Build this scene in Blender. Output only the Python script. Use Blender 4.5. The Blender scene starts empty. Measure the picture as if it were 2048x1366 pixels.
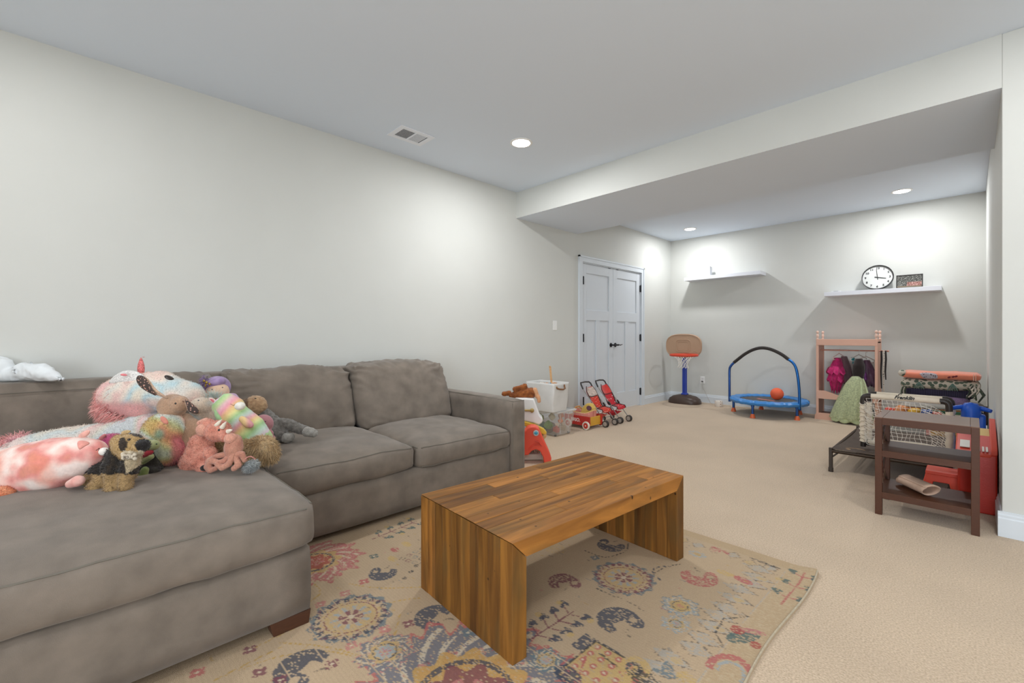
import bpy, bmesh, math, random
import numpy as np
from mathutils import Vector, Matrix, Euler, noise

random.seed(7); rng = np.random.default_rng(11)
PI = math.pi
S = bpy.context.scene
C = S.collection

# ------------------------------------------------------------------ camera, world, lights, exposure
FPX, YAW, HOR, CZ, CX = 894.0, 0.7897, 672.7, 1.081, 1040.3
cam_data = bpy.data.cameras.new('camera'); cam = bpy.data.objects.new('camera', cam_data); C.objects.link(cam)
cam_data.sensor_width = 36; cam_data.lens = FPX / 2048 * 36
cam_data.shift_x = -(CX - 1024) / 2048; cam_data.shift_y = -(683 - HOR) / 2048
cam_data.clip_start = .02
cam.location = (0, 0, CZ); cam.rotation_euler = (PI / 2, 0, YAW)
S.camera = cam
world = bpy.data.worlds.new('world'); S.world = world; world.use_nodes = True
world.node_tree.nodes['Background'].inputs[0].default_value = (.75, .85, 1, 1)
world.node_tree.nodes['Background'].inputs[1].default_value = 1.0
S.view_settings.view_transform = 'Standard'; S.view_settings.look = 'None'
S.view_settings.gamma = 1; S.view_settings.use_curve_mapping = False
S.view_settings.exposure = 0.66

CEIL = 2.72
LIGHTS = [(-2.68, 2.67), (-3.02, 6.645), (-.55, 6.607), (-2.68, -.35), (.35, 2.67), (.35, -.35), (2.3, 1.2), (-1.2, -2.0), (1.6, -2.0)]  # the last three downlights are unseen ones, added as room fill
LPOW = [14.5, 10.0, 12.0, 5.5, 6.5, 8, 7, 13, 13]
for (lx, ly), pw in zip(LIGHTS, LPOW):
    ld = bpy.data.lights.new('downlight', 'AREA'); ld.shape = 'DISK'; ld.size = .13; ld.energy = pw
    ld.color = (.965, .98, 1.0); lo = bpy.data.objects.new('downlight', ld); C.objects.link(lo)
    lo.location = (lx, ly, CEIL - .012)

# added fill lamp at an invented patio door behind the photographer
wl = bpy.data.lights.new('added_fill', 'AREA'); wl.shape = 'RECTANGLE'; wl.size = 2.4; wl.size_y = 2.0; wl.energy = 80
wl.color = (.84, .92, 1.0)
wlo = bpy.data.objects.new('added_fill', wl); C.objects.link(wlo)
wlo.location = (1.2, -2.80, 1.15); wlo.rotation_euler = (math.radians(90), 0, 0)

# ------------------------------------------------------------------ helpers
def lin(c):
    if isinstance(c, str):
        c = c.lstrip('#'); c = [int(c[i:i+2], 16) / 255 for i in (0, 2, 4)]
    return tuple((x / 12.92 if x <= .04045 else ((x + .055) / 1.055) ** 2.4) for x in c[:3])

CY, SY = math.cos(YAW), math.sin(YAW)
def W(u, v, d):
    """world point seen at photo position (u, v) at view depth d"""
    r = (u - CX) / FPX * d; z = CZ + (HOR - v) / FPX * d
    return Vector((-SY * d + CY * r, CY * d + SY * r, z))
def G(u, v, z=0):
    return W(u, v, (CZ - z) * FPX / (v - HOR))

def mat(name, col, rough=.6, metal=0, nscale=0, namt=.12, bump=0, bscale=200, sheen=0, coat=0, spec=None, attr=None, stretch=None, alpha=1, trans=0, emit=0, detail=3):
    m = bpy.data.materials.new(name); m.use_nodes = True
    nt = m.node_tree; N = nt.nodes; L = nt.links; b = N['Principled BSDF']
    rgb = lin(col); b.inputs['Base Color'].default_value = (*rgb, 1)
    b.inputs['Roughness'].default_value = rough; b.inputs['Metallic'].default_value = metal
    if sheen: b.inputs['Sheen Weight'].default_value = sheen; b.inputs['Sheen Roughness'].default_value = .4
    if coat: b.inputs['Coat Weight'].default_value = coat
    if spec is not None: b.inputs['Specular IOR Level'].default_value = spec
    if alpha < 1: b.inputs['Alpha'].default_value = alpha
    if trans: b.inputs['Transmission Weight'].default_value = trans
    if emit: b.inputs['Emission Color'].default_value = (*rgb, 1); b.inputs['Emission Strength'].default_value = emit
    tc = N.new('ShaderNodeTexCoord'); src = tc.outputs['Object']
    if stretch:
        mp = N.new('ShaderNodeMapping'); mp.inputs['Scale'].default_value = stretch; L.new(src, mp.inputs[0]); src = mp.outputs[0]
    base = None
    if attr:
        a = N.new('ShaderNodeAttribute'); a.attribute_name = attr; base = a.outputs['Color']; L.new(base, b.inputs['Base Color'])
    if nscale:
        n = N.new('ShaderNodeTexNoise'); n.inputs['Scale'].default_value = nscale; n.inputs['Detail'].default_value = detail; L.new(src, n.inputs['Vector'])
        r = N.new('ShaderNodeMapRange'); r.inputs[1].default_value = .3; r.inputs[2].default_value = .7
        r.inputs[3].default_value = 1 - namt; r.inputs[4].default_value = 1 + namt; L.new(n.outputs[0], r.inputs[0])
        x = N.new('ShaderNodeVectorMath'); x.operation = 'SCALE'; L.new(r.outputs[0], x.inputs['Scale'])
        if base: L.new(base, x.inputs[0])
        else: x.inputs[0].default_value = rgb
        L.new(x.outputs[0], b.inputs['Base Color'])
    if bump:
        n = N.new('ShaderNodeTexNoise'); n.inputs['Scale'].default_value = bscale; n.inputs['Detail'].default_value = 2; L.new(src, n.inputs['Vector'])
        bp = N.new('ShaderNodeBump'); bp.inputs['Strength'].default_value = bump; bp.inputs['Distance'].default_value = .004
        L.new(n.outputs[0], bp.inputs['Height']); L.new(bp.outputs[0], b.inputs['Normal'])
    return m

MATS = {}
def M(col, kind='plastic'):
    k = (col, kind)
    if k not in MATS:
        if kind == 'plastic': MATS[k] = mat('plastic_' + col[1:], col, .38, bump=.05, bscale=60)
        elif kind == 'cloth': MATS[k] = mat('cloth_' + col[1:], col, .95, nscale=60, namt=.12, bump=.4, bscale=500, sheen=.3)
        elif kind == 'fur': MATS[k] = mat('fur_' + col[1:], col, .95, nscale=160, namt=.28, bump=.8, bscale=420, sheen=.4)
        elif kind == 'metal': MATS[k] = mat('metal_' + col[1:], col, .35, metal=.85, bump=.02)
        elif kind == 'wood': MATS[k] = mat('wood_' + col[1:], col, .55, nscale=22, namt=.14, stretch=(1, 1, 8), bump=.1, bscale=80)
        elif kind == 'paint': MATS[k] = mat('paint_' + col[1:], col, .5, bump=.03, bscale=40)
    return MATS[k]

class MB:
    def __init__(s): s.V = []; s.F = []; s.MI = []; s.n = 0; s.cur = 0
    def add(s, vs, fs):
        o = len(s.V); s.V.extend([tuple(v) for v in vs]); s.F.extend([tuple(i + o for i in f) for f in fs]); s.MI.extend([s.cur] * len(fs)); return s
    def box(s, lo, hi, m=None):
        x0, y0, z0 = lo; x1, y1, z1 = hi
        vs = [Vector(p) for p in ((x0,y0,z0),(x1,y0,z0),(x1,y1,z0),(x0,y1,z0),(x0,y0,z1),(x1,y0,z1),(x1,y1,z1),(x0,y1,z1))]
        if m: vs = [m @ v for v in vs]
        return s.add(vs, [(0,3,2,1),(4,5,6,7),(0,1,5,4),(1,2,6,5),(2,3,7,6),(3,0,4,7)])
    def cbox(s, c, size, rz=0, rx=0, ry=0):
        m = Matrix.Translation(c) @ Euler((rx, ry, rz)).to_matrix().to_4x4(); h = [k / 2 for k in size]
        return s.box((-h[0],-h[1],-h[2]), (h[0],h[1],h[2]), m)
    def prism(s, poly, axis, a, b, m=None):
        """poly 2-D outline extruded along axis 'x','y','z' from a to b"""
        def P(p, t):
            q = {'x': (t, p[0], p[1]), 'y': (p[0], t, p[1]), 'z': (p[0], p[1], t)}[axis]
            return m @ Vector(q) if m else q
        n = len(poly); vs = [P(p, a) for p in poly] + [P(p, b) for p in poly]
        return s.add(vs, [tuple(range(n))[::-1], tuple(range(n, 2*n))] + [(i, (i+1) % n, n + (i+1) % n, n + i) for i in range(n)])
    def tube(s, pts, r, n=8, closed=False, caps=True, sq=None):
        P = [Vector(p) for p in pts]; k = len(P); R = r if isinstance(r, (list, tuple)) else [r] * k
        up = None; rings = []
        for i in range(k):
            a = P[(i-1) % k] if (closed or i > 0) else P[i]; b = P[(i+1) % k] if (closed or i < k-1) else P[i]
            t = (b - a); t = t.normalized() if t.length > 1e-9 else Vector((0,0,1))
            if up is None: up = t.orthogonal().normalized()
            up = (up - t * up.dot(t)); up = up.normalized() if up.length > 1e-6 else t.orthogonal().normalized()
            w = t.cross(up); rings.append([P[i] + (up * math.cos(2*PI*j/n) + w * math.sin(2*PI*j/n)) * R[i] for j in range(n)])
        vs = [v for rg in rings for v in rg]; fs = []
        for i in range(k if closed else k-1):
            A = i*n; B = ((i+1) % k)*n
            fs += [(A+j, A+(j+1) % n, B+(j+1) % n, B+j) for j in range(n)]
        if caps and not closed: fs += [tuple(range(n))[::-1], tuple(range((k-1)*n, k*n))]
        return s.add(vs, fs)
    def lathe(s, prof, c=(0,0,0), n=24, m=None, caps=True):
        c = Vector(c); vs = []
        for r, z in prof:
            for j in range(n):
                p = Vector((r*math.cos(2*PI*j/n), r*math.sin(2*PI*j/n), z)); vs.append(c + (m @ p if m else p))
        fs = []; k = len(prof)
        for i in range(k-1): fs += [(i*n+j, i*n+(j+1) % n, (i+1)*n+(j+1) % n, (i+1)*n+j) for j in range(n)]
        if caps: fs += [tuple(range(n))[::-1], tuple(range((k-1)*n, k*n))]
        return s.add(vs, fs)
    def ell(s, c, r, m=None, nu=16, nv=10):
        if not isinstance(r, (list, tuple)): r = (r, r, r)
        c = Vector(c); vs = [Vector((0,0,1))]
        for i in range(1, nv):
            a = PI*i/nv
            vs += [Vector((math.sin(a)*math.cos(2*PI*j/nu), math.sin(a)*math.sin(2*PI*j/nu), math.cos(a))) for j in range(nu)]
        vs.append(Vector((0,0,-1))); fs = [(0, 1+j, 1+(j+1) % nu) for j in range(nu)]
        for i in range(nv-2): fs += [(1+i*nu+j, 1+(i+1)*nu+j, 1+(i+1)*nu+(j+1) % nu, 1+i*nu+(j+1) % nu) for j in range(nu)]
        e = len(vs)-1; b = 1+(nv-2)*nu; fs += [(b+j, e, b+(j+1) % nu) for j in range(nu)]
        out = []
        for v in vs:
            w = Vector((v.x*r[0], v.y*r[1], v.z*r[2])); out.append(c + (m @ w if m else w))
        return s.add(out, fs)
    def grid(s, fn, nu, nv, cu=False):
        vs = [fn(i/nu, j/nv) for i in range(nu+1) for j in range(nv+1)]
        return s.add(vs, [(i*(nv+1)+j, (i+1)*(nv+1)+j, (i+1)*(nv+1)+j+1, i*(nv+1)+j+1) for i in range(nu) for j in range(nv)])

def smooth_path(pts, k=6):
    p = [Vector(q) for q in pts]; out = []
    for i in range(len(p)-1):
        a = p[max(0, i-1)]; b = p[i]; d = p[i+1]; e = p[min(len(p)-1, i+2)]
        for j in range(k):
            t = j/k; out.append(.5*((2*b)+(d-a)*t+(2*a-5*b+4*d-e)*t*t+(3*b-a-3*d+e)*t**3))
    return out + [p[-1]]
def new_obj(name, me, parent=None, label=None, kind=None):
    o = bpy.data.objects.new(name, me); C.objects.link(o)
    if parent is not None:
        o.parent = parent
    if label: o['label'] = label
    if kind: o['kind'] = kind
    return o

def base_matrix(parent):
    """rest matrix of the thing a part belongs to (things: own loc/rot; parts: identity below it)"""
    m = Matrix.Identity(4); p = parent
    while p is not None:
        m = Matrix.LocRotScale(p.location, p.rotation_euler, p.scale) @ m; p = p.parent
    return m

def build(mb, name, material, parent=None, smooth=True, bev=0, seg=2, world=True, label=None, kind=None, solid=0, sub=0, angle=40):
    me = bpy.data.meshes.new(name)
    V = mb.V
    if world and parent is not None:
        inv = base_matrix(parent).inverted(); V = [tuple(inv @ Vector(v)) for v in V]
    me.from_pydata(V, [], mb.F); me.update()
    for mm in (material if isinstance(material, (list, tuple)) else [material]): me.materials.append(mm)
    if any(mb.MI): me.polygons.foreach_set('material_index', mb.MI)
    if smooth: 
        me.shade_smooth(); me.set_sharp_from_angle(angle=math.radians(angle))
    o = new_obj(name, me, parent, label, kind)
    if solid:
        md = o.modifiers.new('solid', 'SOLIDIFY'); md.thickness = solid; md.offset = 0
    if bev:
        md = o.modifiers.new('bevel', 'BEVEL'); md.width = bev; md.segments = seg; md.limit_method = 'ANGLE'; md.angle_limit = math.radians(35); md.harden_normals = False
    if sub:
        md = o.modifiers.new('sub', 'SUBSURF'); md.levels = sub; md.render_levels = sub
    return o

def tag(o, label, cat, group=None, kind=None):
    o['label'] = label; o['category'] = cat
    if group: o['group'] = group
    if kind: o['kind'] = kind
    return o

def thing(name, label, cat, loc=(0,0,0), rz=0, group=None):
    o = bpy.data.objects.new(name, None); C.objects.link(o); o.location = loc; o.rotation_euler = (0,0,rz); o.empty_display_size = .05
    return tag(o, label, cat, group)

def struct(o):
    o['kind'] = 'structure'; return o

def copy_tree(o, parent=None):
    c = o.copy(); C.objects.link(c); c.parent = parent
    for ch in [k for k in bpy.data.objects if k.parent is o]: copy_tree(ch, c)
    return c

def text_obj(txt, size, m4, material, name, parent, extrude=.0006, bold=0, shear=0, align='CENTER'):
    cu = bpy.data.curves.new('t', 'FONT'); cu.body = txt; cu.size = size; cu.extrude = extrude; cu.align_x = align; cu.align_y = 'CENTER'
    cu.offset = bold; cu.shear = shear; cu.resolution_u = 3
    t = bpy.data.objects.new('t', cu); C.objects.link(t); bpy.context.view_layer.update()
    me = bpy.data.meshes.new_from_object(t.evaluated_get(bpy.context.evaluated_depsgraph_get()))
    bpy.data.objects.remove(t); me.name = name
    inv = base_matrix(parent).inverted() if parent is not None else Matrix.Identity(4)
    me.transform(inv @ m4); me.materials.clear(); me.materials.append(material)
    return new_obj(name, me, parent)

# ---- plush toys: bodies grown as one voxel surface out of overlapping round volumes
class Plush:
    def __init__(s, u0, v0, d0):
        s.u0, s.v0, s.d0 = u0, v0, d0; s.k = d0 / FPX
        s.R = Vector((CY, SY, 0)); s.T = Vector((SY, -CY, 0)); s.Z = Vector((0,0,1))
    def P(s, u, v, c=0): return W(u, v, s.d0 - c * s.k)
    def inv(s, p):
        d = -p.dot(s.T); return CX + FPX * p.dot(s.R) / d, HOR - FPX * (p.z - CZ) / d, (s.d0 - d) / s.k
    def rot(s, deg):      # matrix: local x = image right, y = away, z = up ; rotated in the picture-like plane
        m = Matrix((s.R, -s.T, s.Z)).transposed()
        return m @ Matrix.Rotation(math.radians(-deg), 3, 'Y')
    def sph(s, mb, u, v, c, r, deg=0):
        r = r if isinstance(r, (list, tuple)) else (r, r, r)
        mb.ell(s.P(u, v, c), tuple(x * s.k for x in (r[0], r[2] if len(r) > 2 else r[0], r[1])), s.rot(deg), 16, 10)
    def chain(s, mb, pts):
        for (a, b) in zip(pts[:-1], pts[1:]):
            d = math.dist(a[:3], b[:3]); n = max(2, int(d / max(2.0, min(a[3], b[3]) * .4)))
            for i in range(n + 1):
                t = i / n; q = [a[j] + (b[j] - a[j]) * t for j in range(4)]
                mb.ell(s.P(*q[:3]), q[3] * s.k, None, 10, 7)

def grow(name, mb, parent, material, voxel=.006, smooth=4, colour=None, fur=None, bumpy=0, label=None):
    """voxel-union of mb, optional per-point colour function and fur blades (count, length, width, droop)"""
    me = bpy.data.meshes.new('g'); me.from_pydata(mb.V, [], mb.F)
    t = bpy.data.objects.new('g', me); C.objects.link(t)
    md = t.modifiers.new('r', 'REMESH'); md.mode = 'VOXEL'; md.voxel_size = voxel
    if smooth: ms = t.modifiers.new('s', 'SMOOTH'); ms.factor = .5; ms.iterations = smooth
    bpy.context.view_layer.update()
    g = bpy.data.meshes.new_from_object(t.evaluated_get(bpy.context.evaluated_depsgraph_get()))
    bpy.data.objects.remove(t); bpy.data.meshes.remove(me)
    n = len(g.vertices); co = np.empty(n*3); g.vertices.foreach_get('co', co); co = co.reshape(-1,3)
    nr = np.empty(n*3); g.vertices.foreach_get('normal', nr); nr = nr.reshape(-1,3)
    if bumpy:
        co = co + nr * np.array([[noise.noise(Vector(p) * 90) * bumpy] for p in co])
    faces = [tuple(p.vertices) for p in g.polygons]; bpy.data.meshes.remove(g)
    cols = None
    if colour is not None: cols = np.array([colour(Vector(p)) for p in co])
    V = co; extraF = []
    if fur:
        cnt, ln, wd, dr = fur; idx = rng.integers(0, n, cnt); base = co[idx]; nn = nr[idx]
        jit = rng.normal(0, .45, (cnt, 3)); d = nn + jit; d[:, 2] -= dr; d /= np.linalg.norm(d, axis=1)[:, None]
        side = np.cross(d, rng.normal(0, 1, (cnt, 3))); side /= np.linalg.norm(side, axis=1)[:, None] + 1e-9
        L_ = ln * rng.uniform(.6, 1.2, (cnt, 1)); b0 = base - nn * .002
        A = b0 - side * wd; B = b0 + side * wd; M1 = b0 + d * L_ * .55; T_ = b0 + d * L_ + np.array([0, 0, -dr]) * L_ * .4
        V = np.concatenate([co, A, B, M1 + side * wd * .7, M1 - side * wd * .7, T_])
        for i in range(cnt):
            a, b, c2, d2, t2 = (n + i, n + cnt + i, n + 2*cnt + i, n + 3*cnt + i, n + 4*cnt + i)
            extraF += [(a, b, c2, d2), (d2, c2, t2)]
        if cols is not None:
            j = rng.uniform(.66, 1.28, (cnt, 1)); cc = np.clip(cols[idx] * j, 0, 1); cols = np.concatenate([cols] + [cc] * 5)
    m2 = bpy.data.meshes.new(name)
    inv = np.array(base_matrix(parent).inverted()); V = V @ inv[:3, :3].T + inv[:3, 3]
    m2.from_pydata(V.tolist(), [], faces + extraF); m2.update(); m2.shade_smooth()
    if cols is not None:
        at = m2.color_attributes.new('Col', 'FLOAT_COLOR', 'POINT')
        at.data.foreach_set('color', np.concatenate([cols, np.ones((len(cols), 1))], 1).ravel())
    m2.materials.append(material)
    return new_obj(name, m2, parent, label)

def surf(o, u, v):
    """point and outward normal on a grown body near photo position (u, v)"""
    bm_ = base_matrix(o); inv = bm_.inverted(); a = inv @ Vector((0, 0, CZ)); b = inv @ W(u, v, 1.0)
    ok, p, n, _ = o.ray_cast(a, (b - a).normalized())
    if not ok:
        ok, p, n, _ = o.closest_point_on_mesh(inv @ W(u, v, 2.0))
    return bm_ @ p, (bm_.to_3x3() @ n).normalized()
def button(name, o, root, u, v, r, col, kind='plastic', flat=.45, deg=0, parent=None, sink=.2):
    p, n = surf(o, u, v); z = n; x = Vector((CY, SY, 0)); x = (x - z*x.dot(z)).normalized(); y = z.cross(x)
    m = Matrix((x, y, z)).transposed() @ Matrix.Rotation(math.radians(-deg), 3, 'Z')
    r = r if isinstance(r, (list, tuple)) else (r, r)
    mb = MB(); mb.ell(p - n * min(r) * flat * sink, (r[0], r[1], min(r) * flat), m, 14, 9)
    return build(mb, name, M(col, kind), parent or o)
def mixc(a, b, t): t = max(0, min(1, t)); return tuple(x + (y - x) * t for x, y in zip(a, b))
def sm(e0, e1, x): t = max(0, min(1, (x - e0) / (e1 - e0))); return t * t * (3 - 2*t)
FUR_A = mat('plush_fur', '#ffffff', .95, nscale=170, namt=.16, bump=.7, bscale=380, sheen=.35, attr='Col')
FUR_S = mat('plush_velour', '#ffffff', .9, nscale=90, namt=.06, bump=.25, bscale=300, sheen=.35, attr='Col')
# ------------------------------------------------------------------ the room
XL, YB, Y1, Y2, ZB, XR = -3.652, 7.29, 3.558, 4.675, 2.428, .118
XE, YF = 3.2, -2.75
M_WALL = mat('wall_paint', '#d3d4cf', .75, nscale=3, namt=.012, bump=.05, bscale=260)
M_CEIL = mat('ceiling_paint', '#e1ebf7', .85, bump=.04, bscale=220)
M_TRIM = mat('trim_paint', '#d9e0e6', .38, bump=.03, bscale=60)
M_DOOR = mat('door_paint', '#d6dce2', .42, bump=.03, bscale=60)

def carpet_mat():
    m = mat('carpet', '#c6b39b', .97, sheen=.25); nt = m.node_tree; N = nt.nodes; L = nt.links; b = N['Principled BSDF']
    tc = N.new('ShaderNodeTexCoord')
    n1 = N.new('ShaderNodeTexNoise'); n1.inputs['Scale'].default_value = 150; n1.inputs['Detail'].default_value = 5; L.new(tc.outputs['Object'], n1.inputs['Vector'])
    n2 = N.new('ShaderNodeTexNoise'); n2.inputs['Scale'].default_value = 1.7; n2.inputs['Detail'].default_value = 4; L.new(tc.outputs['Object'], n2.inputs['Vector'])
    cr = N.new('ShaderNodeValToRGB'); cr.color_ramp.elements[0].position = .3; cr.color_ramp.elements[1].position = .68
    cr.color_ramp.elements[0].color = (*lin('#b69e83'), 1); cr.color_ramp.elements[1].color = (*lin('#dcc5aa'), 1); L.new(n1.outputs[0], cr.inputs[0])
    mr = N.new('ShaderNodeMapRange'); mr.inputs[1].default_value = .3; mr.inputs[2].default_value = .7; mr.inputs[3].default_value = .93; mr.inputs[4].default_value = 1.05; L.new(n2.outputs[0], mr.inputs[0])
    x = N.new('ShaderNodeVectorMath'); x.operation = 'SCALE'; L.new(cr.outputs[0], x.inputs[0]); L.new(mr.outputs[0], x.inputs['Scale']); L.new(x.outputs[0], b.inputs['Base Color'])
    bp = N.new('ShaderNodeBump'); bp.inputs['Strength'].default_value = .55; bp.inputs['Distance'].default_value = .006; L.new(n1.outputs[0], bp.inputs['Height']); L.new(bp.outputs[0], b.inputs['Normal'])
    return m
M_CARPET = carpet_mat()
T = .12
def slab(name, lo, hi, m, **k): return struct(build(MB().box(lo, hi), name, m, smooth=False, **k))
slab('floor', (XL-T, YF-T, -.1), (XE+T, YB+T, 0), M_CARPET)
slab('ceiling', (XL-T, YF-T, CEIL), (XE+T, YB+T, CEIL+.1), M_CEIL)
mb = MB()     # left wall leaves the closet opening free
D0, D1, DZ = 4.775, 6.285, 2.075
mb.box((XL-T, YF-T, 0), (XL, D0, CEIL)).box((XL-T, D1, 0), (XL, YB+T, CEIL)).box((XL-T, D0, DZ), (XL, D1, CEIL))
struct(build(mb, 'wall_left', M_WALL, smooth=False))
slab('wall_back', (XL, YB, 0), (XR, YB+T, CEIL), M_WALL)
# stub wall and its return into the alcove: the wall beside the playroom
mb = MB().box((XR, Y1, 0), (XE, Y1+.14, CEIL)).box((XR, Y1+.14, 0), (XR+.14, YB+T, CEIL))
struct(build(mb, 'wall_right', M_WALL, smooth=False, bev=.004))
# dropped beam: painted like the walls, ceiling white underneath
mb = MB().box((XL, Y1, ZB), (XR, Y2, CEIL)); 
o = build(mb, 'trim_1', [M_WALL, M_CEIL], smooth=False); o.data.polygons[0].material_index = 1; struct(o); o['label'] = 'dropped ceiling beam between the seating and play areas'
slab('wall_east', (XE, YF, 0), (XE+T, Y1, CEIL), M_WALL)
mb = MB().box((XL, YF-T, 0), (0, YF, CEIL)).box((2.4, YF-T, 0), (XE, YF, CEIL)).box((0, YF-T, 2.15), (2.4, YF, CEIL))
struct(build(mb, 'wall_front', M_WALL, smooth=False))
# unseen glazed patio door, added as an opening for the fill lamp
wr = struct(build(MB().box((0, YF-.1, 0), (.07, YF-.02, 2.15)).box((2.33, YF-.1, 0), (2.4, YF-.02, 2.15)).box((1.165, YF-.1, 0), (1.235, YF-.02, 2.15)).box((.07, YF-.1, 2.08), (2.33, YF-.02, 2.15)).box((.07, YF-.1, 0), (2.33, YF-.02, .08)), 'added_window_1', M_TRIM, smooth=False))
build(MB().box((.07, YF-.065, .08), (1.165, YF-.059, 2.08)).box((1.235, YF-.065, .08), (2.33, YF-.059, 2.08)), 'added_pane', mat('glass', '#eef4f4', .03, alpha=.12), wr, smooth=False)

# baseboards: plain board with a stepped cap
def base_prof(x, s): return [(x, 0), (x + s*.016, 0), (x + s*.016, .098), (x + s*.011, .104), (x + s*.011, .116), (x + s*.007, .124), (x + s*.007, .133), (x, .135)]
def bb(name, *runs):
    mb = MB()
    for ax, x, s, a, b in runs:
        pr = base_prof(x, s)
        mb.prism(pr, 'y', a, b) if ax == 'y' else mb.prism([(p[0], p[1]) for p in pr], 'x', a, b)
    return struct(build(mb, name, M_TRIM, smooth=False, bev=.001))
bb('baseboard_left', ('y', XL, 1, YF, 4.70), ('y', XL, 1, 6.36, YB))
bb('baseboard_back', ('x', YB, -1, XL, XR))
bb('baseboard_right', ('x', Y1, -1, XR-.016, XE), ('y', XR, -1, Y1, YB))

# closet: casing, jamb, two craftsman leaves
mb = MB(); cx0, cx1 = XL, XL+.02
mb.box((cx0, D0-.075, 0), (cx1, D0, DZ+.075)).box((cx0, D1, 0), (cx1, D1+.072, DZ+.075)).box((cx0, D0, DZ), (cx1, D1, DZ+.075))
mb.box((cx0, D0-.078, 0), (cx1+.007, D0-.058, DZ+.08)).box((cx0, D1+.055, 0), (cx1+.007, D1+.075, DZ+.08)).box((cx0, D0-.078, DZ+.06), (cx1+.007, D1+.075, DZ+.08))
mb.box((XL-T, D0, 0), (XL, D0+.012, DZ)).box((XL-T, D1-.012, 0), (XL, D1, DZ)).box((XL-T, D0, DZ-.012), (XL, D1, DZ))
struct(build(mb, 'trim_2', M_TRIM, smooth=False)); bpy.data.objects['trim_2']['label'] = 'painted casing around the closet doors'
M_BLACK = mat('black_iron', '#26262a', .4, metal=.6, bump=.02)
def leaf(y0, y1, n, hinge_y, lev):
    mb = MB(); x0, x1 = XL-.05, XL-.008; z0, z1 = .018, DZ-.014; r = .014
    mb.box((x0, y0, z0), (x1-r, y1, z1))           # recessed field
    st = .1; w = y1 - y0; mid = (y0+y1)/2
    for a, b, c, d in ((y0, y0+st, z0, z1), (y1-st, y1, z0, z1), (y0+st, y1-st, z1-.125, z1), (y0+st, y1-st, z0, z0+.235), (y0+st, y1-st, 1.30, 1.44), (mid-.045, mid+.045, z0+.235, 1.30)):
        mb.box((x1-r, a, c), (x1, b, d))
    o = struct(build(mb, 'door_%d' % n, M_DOOR, smooth=False, bev=.0025))
    for hz in (1.827, 1.06, .22):
        build(MB().box((XL-.012, hinge_y-.010, hz-.05), (XL+(.022 if n == 1 else .004), hinge_y+.010, hz+.05)).tube([(XL+(.022 if n == 1 else .006), hinge_y, hz-.055), (XL+(.022 if n == 1 else .006), hinge_y, hz+.055)], .008), 'hinge', M_BLACK, o)
    hy = lev; hm = MB(); Rm = Matrix.Rotation(PI/2, 4, 'Y').to_3x3()
    hm.lathe([(.031, 0), (.031, .006), (.024, .012), (.012, .014), (.011, .05), (.014, .055), (.0, .058)], (x1, hy, .956), 20, Rm)
    s = 1 if n == 2 else 1
    hm.tube([(x1+.05, hy, .956), (x1+.052, hy+.03*s, .958), (x1+.05, hy+.06*s, .952), (x1+.05, hy+.085*s, .958), (x1+.053, hy+.11*s, .962)], [.009, .008, .007, .006, .005])
    build(hm, 'door_handle', M_BLACK, o)
    build(MB().box((XL-.02, (y0+st if n == 2 else y1-st)-.02, DZ-.02), (XL-.002, (y0+st if n == 2 else y1-st)+.03, DZ-.012)), 'catch', M_BLACK, o, smooth=False)
    return o
leaf(D0+.014, 5.526, 1, D0+.012, 5.526-.055); leaf(5.532, D1-.014, 2, D1-.012, 5.532+.05)

# recessed downlights: trim ring and glowing lens
M_RING = mat('downlight_trim', '#f4f4f2', .5)
M_LENS = mat('downlight_lens', '#fff6ea', .5, emit=14)
labs = ['round recessed ceiling downlight glowing above the sofa', 'round recessed ceiling downlight above the left floating shelf', 'round recessed ceiling downlight above the wall clock shelf']
for i, (lx, ly) in enumerate(LIGHTS):
    t = thing('ceiling_light', labs[i] if i < 3 else 'unseen round recessed ceiling downlight outside the picture', 'light', (lx, ly, CEIL), 0, 'recessed ceiling downlights')
    build(MB().lathe([(.095, 0), (.094, -.004), (.078, -.007), (.074, -.004), (.074, 0)], (lx, ly, CEIL), 40), 'trim_ring', M_RING, t)
    build(MB().lathe([(.073, -.001), (.073, -.0055), (.04, -.007), (0.001, -.0075)], (lx, ly, CEIL), 40), 'lens', M_LENS, t)

# ceiling register
vx0, vx1, vy0, vy1 = -3.335, -3.105, 1.785, 2.095
t = thing('ceiling_vent', 'white rectangular metal air vent with slats in the ceiling', 'vent', ((vx0+vx1)/2, (vy0+vy1)/2, CEIL))
M_VENT = M('#eef2f9', 'paint'); b_ = .042
mb = MB()
mb.box((vx0, vy0, CEIL-.006), (vx1, vy0+b_, CEIL)).box((vx0, vy1-b_, CEIL-.006), (vx1, vy1, CEIL)).box((vx0, vy0+b_, CEIL-.006), (vx0+b_, vy1-b_, CEIL)).box((vx1-b_, vy0+b_, CEIL-.006), (vx1, vy1-b_, CEIL))
ym = (vy0+vy1)/2; mb.box((vx0+b_, ym-.006, CEIL-.006), (vx1-b_, ym+.006, CEIL))
build(mb, 'frame', M_VENT, t, smooth=False, bev=.0015)
build(MB().box((vx0+b_, vy0+b_, CEIL-.0015), (vx1-b_, vy1-b_, CEIL-.0005)), 'backing', M('#1d1d1f', 'paint'), t, smooth=False)
sl0 = None
for k in range(2):
    for j in range(10):
        y = (vy0 + b_ + .006 if k == 0 else ym + .009) + j * .0098
        tilt = .75 if k == 0 else -.75
        build(MB().cbox(((vx0+vx1)/2, y+.002, CEIL-.004), (vx1-vx0-2*b_, .0046, .0010), 0, tilt*.6), 'slat', M_VENT, t, smooth=False)

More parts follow.
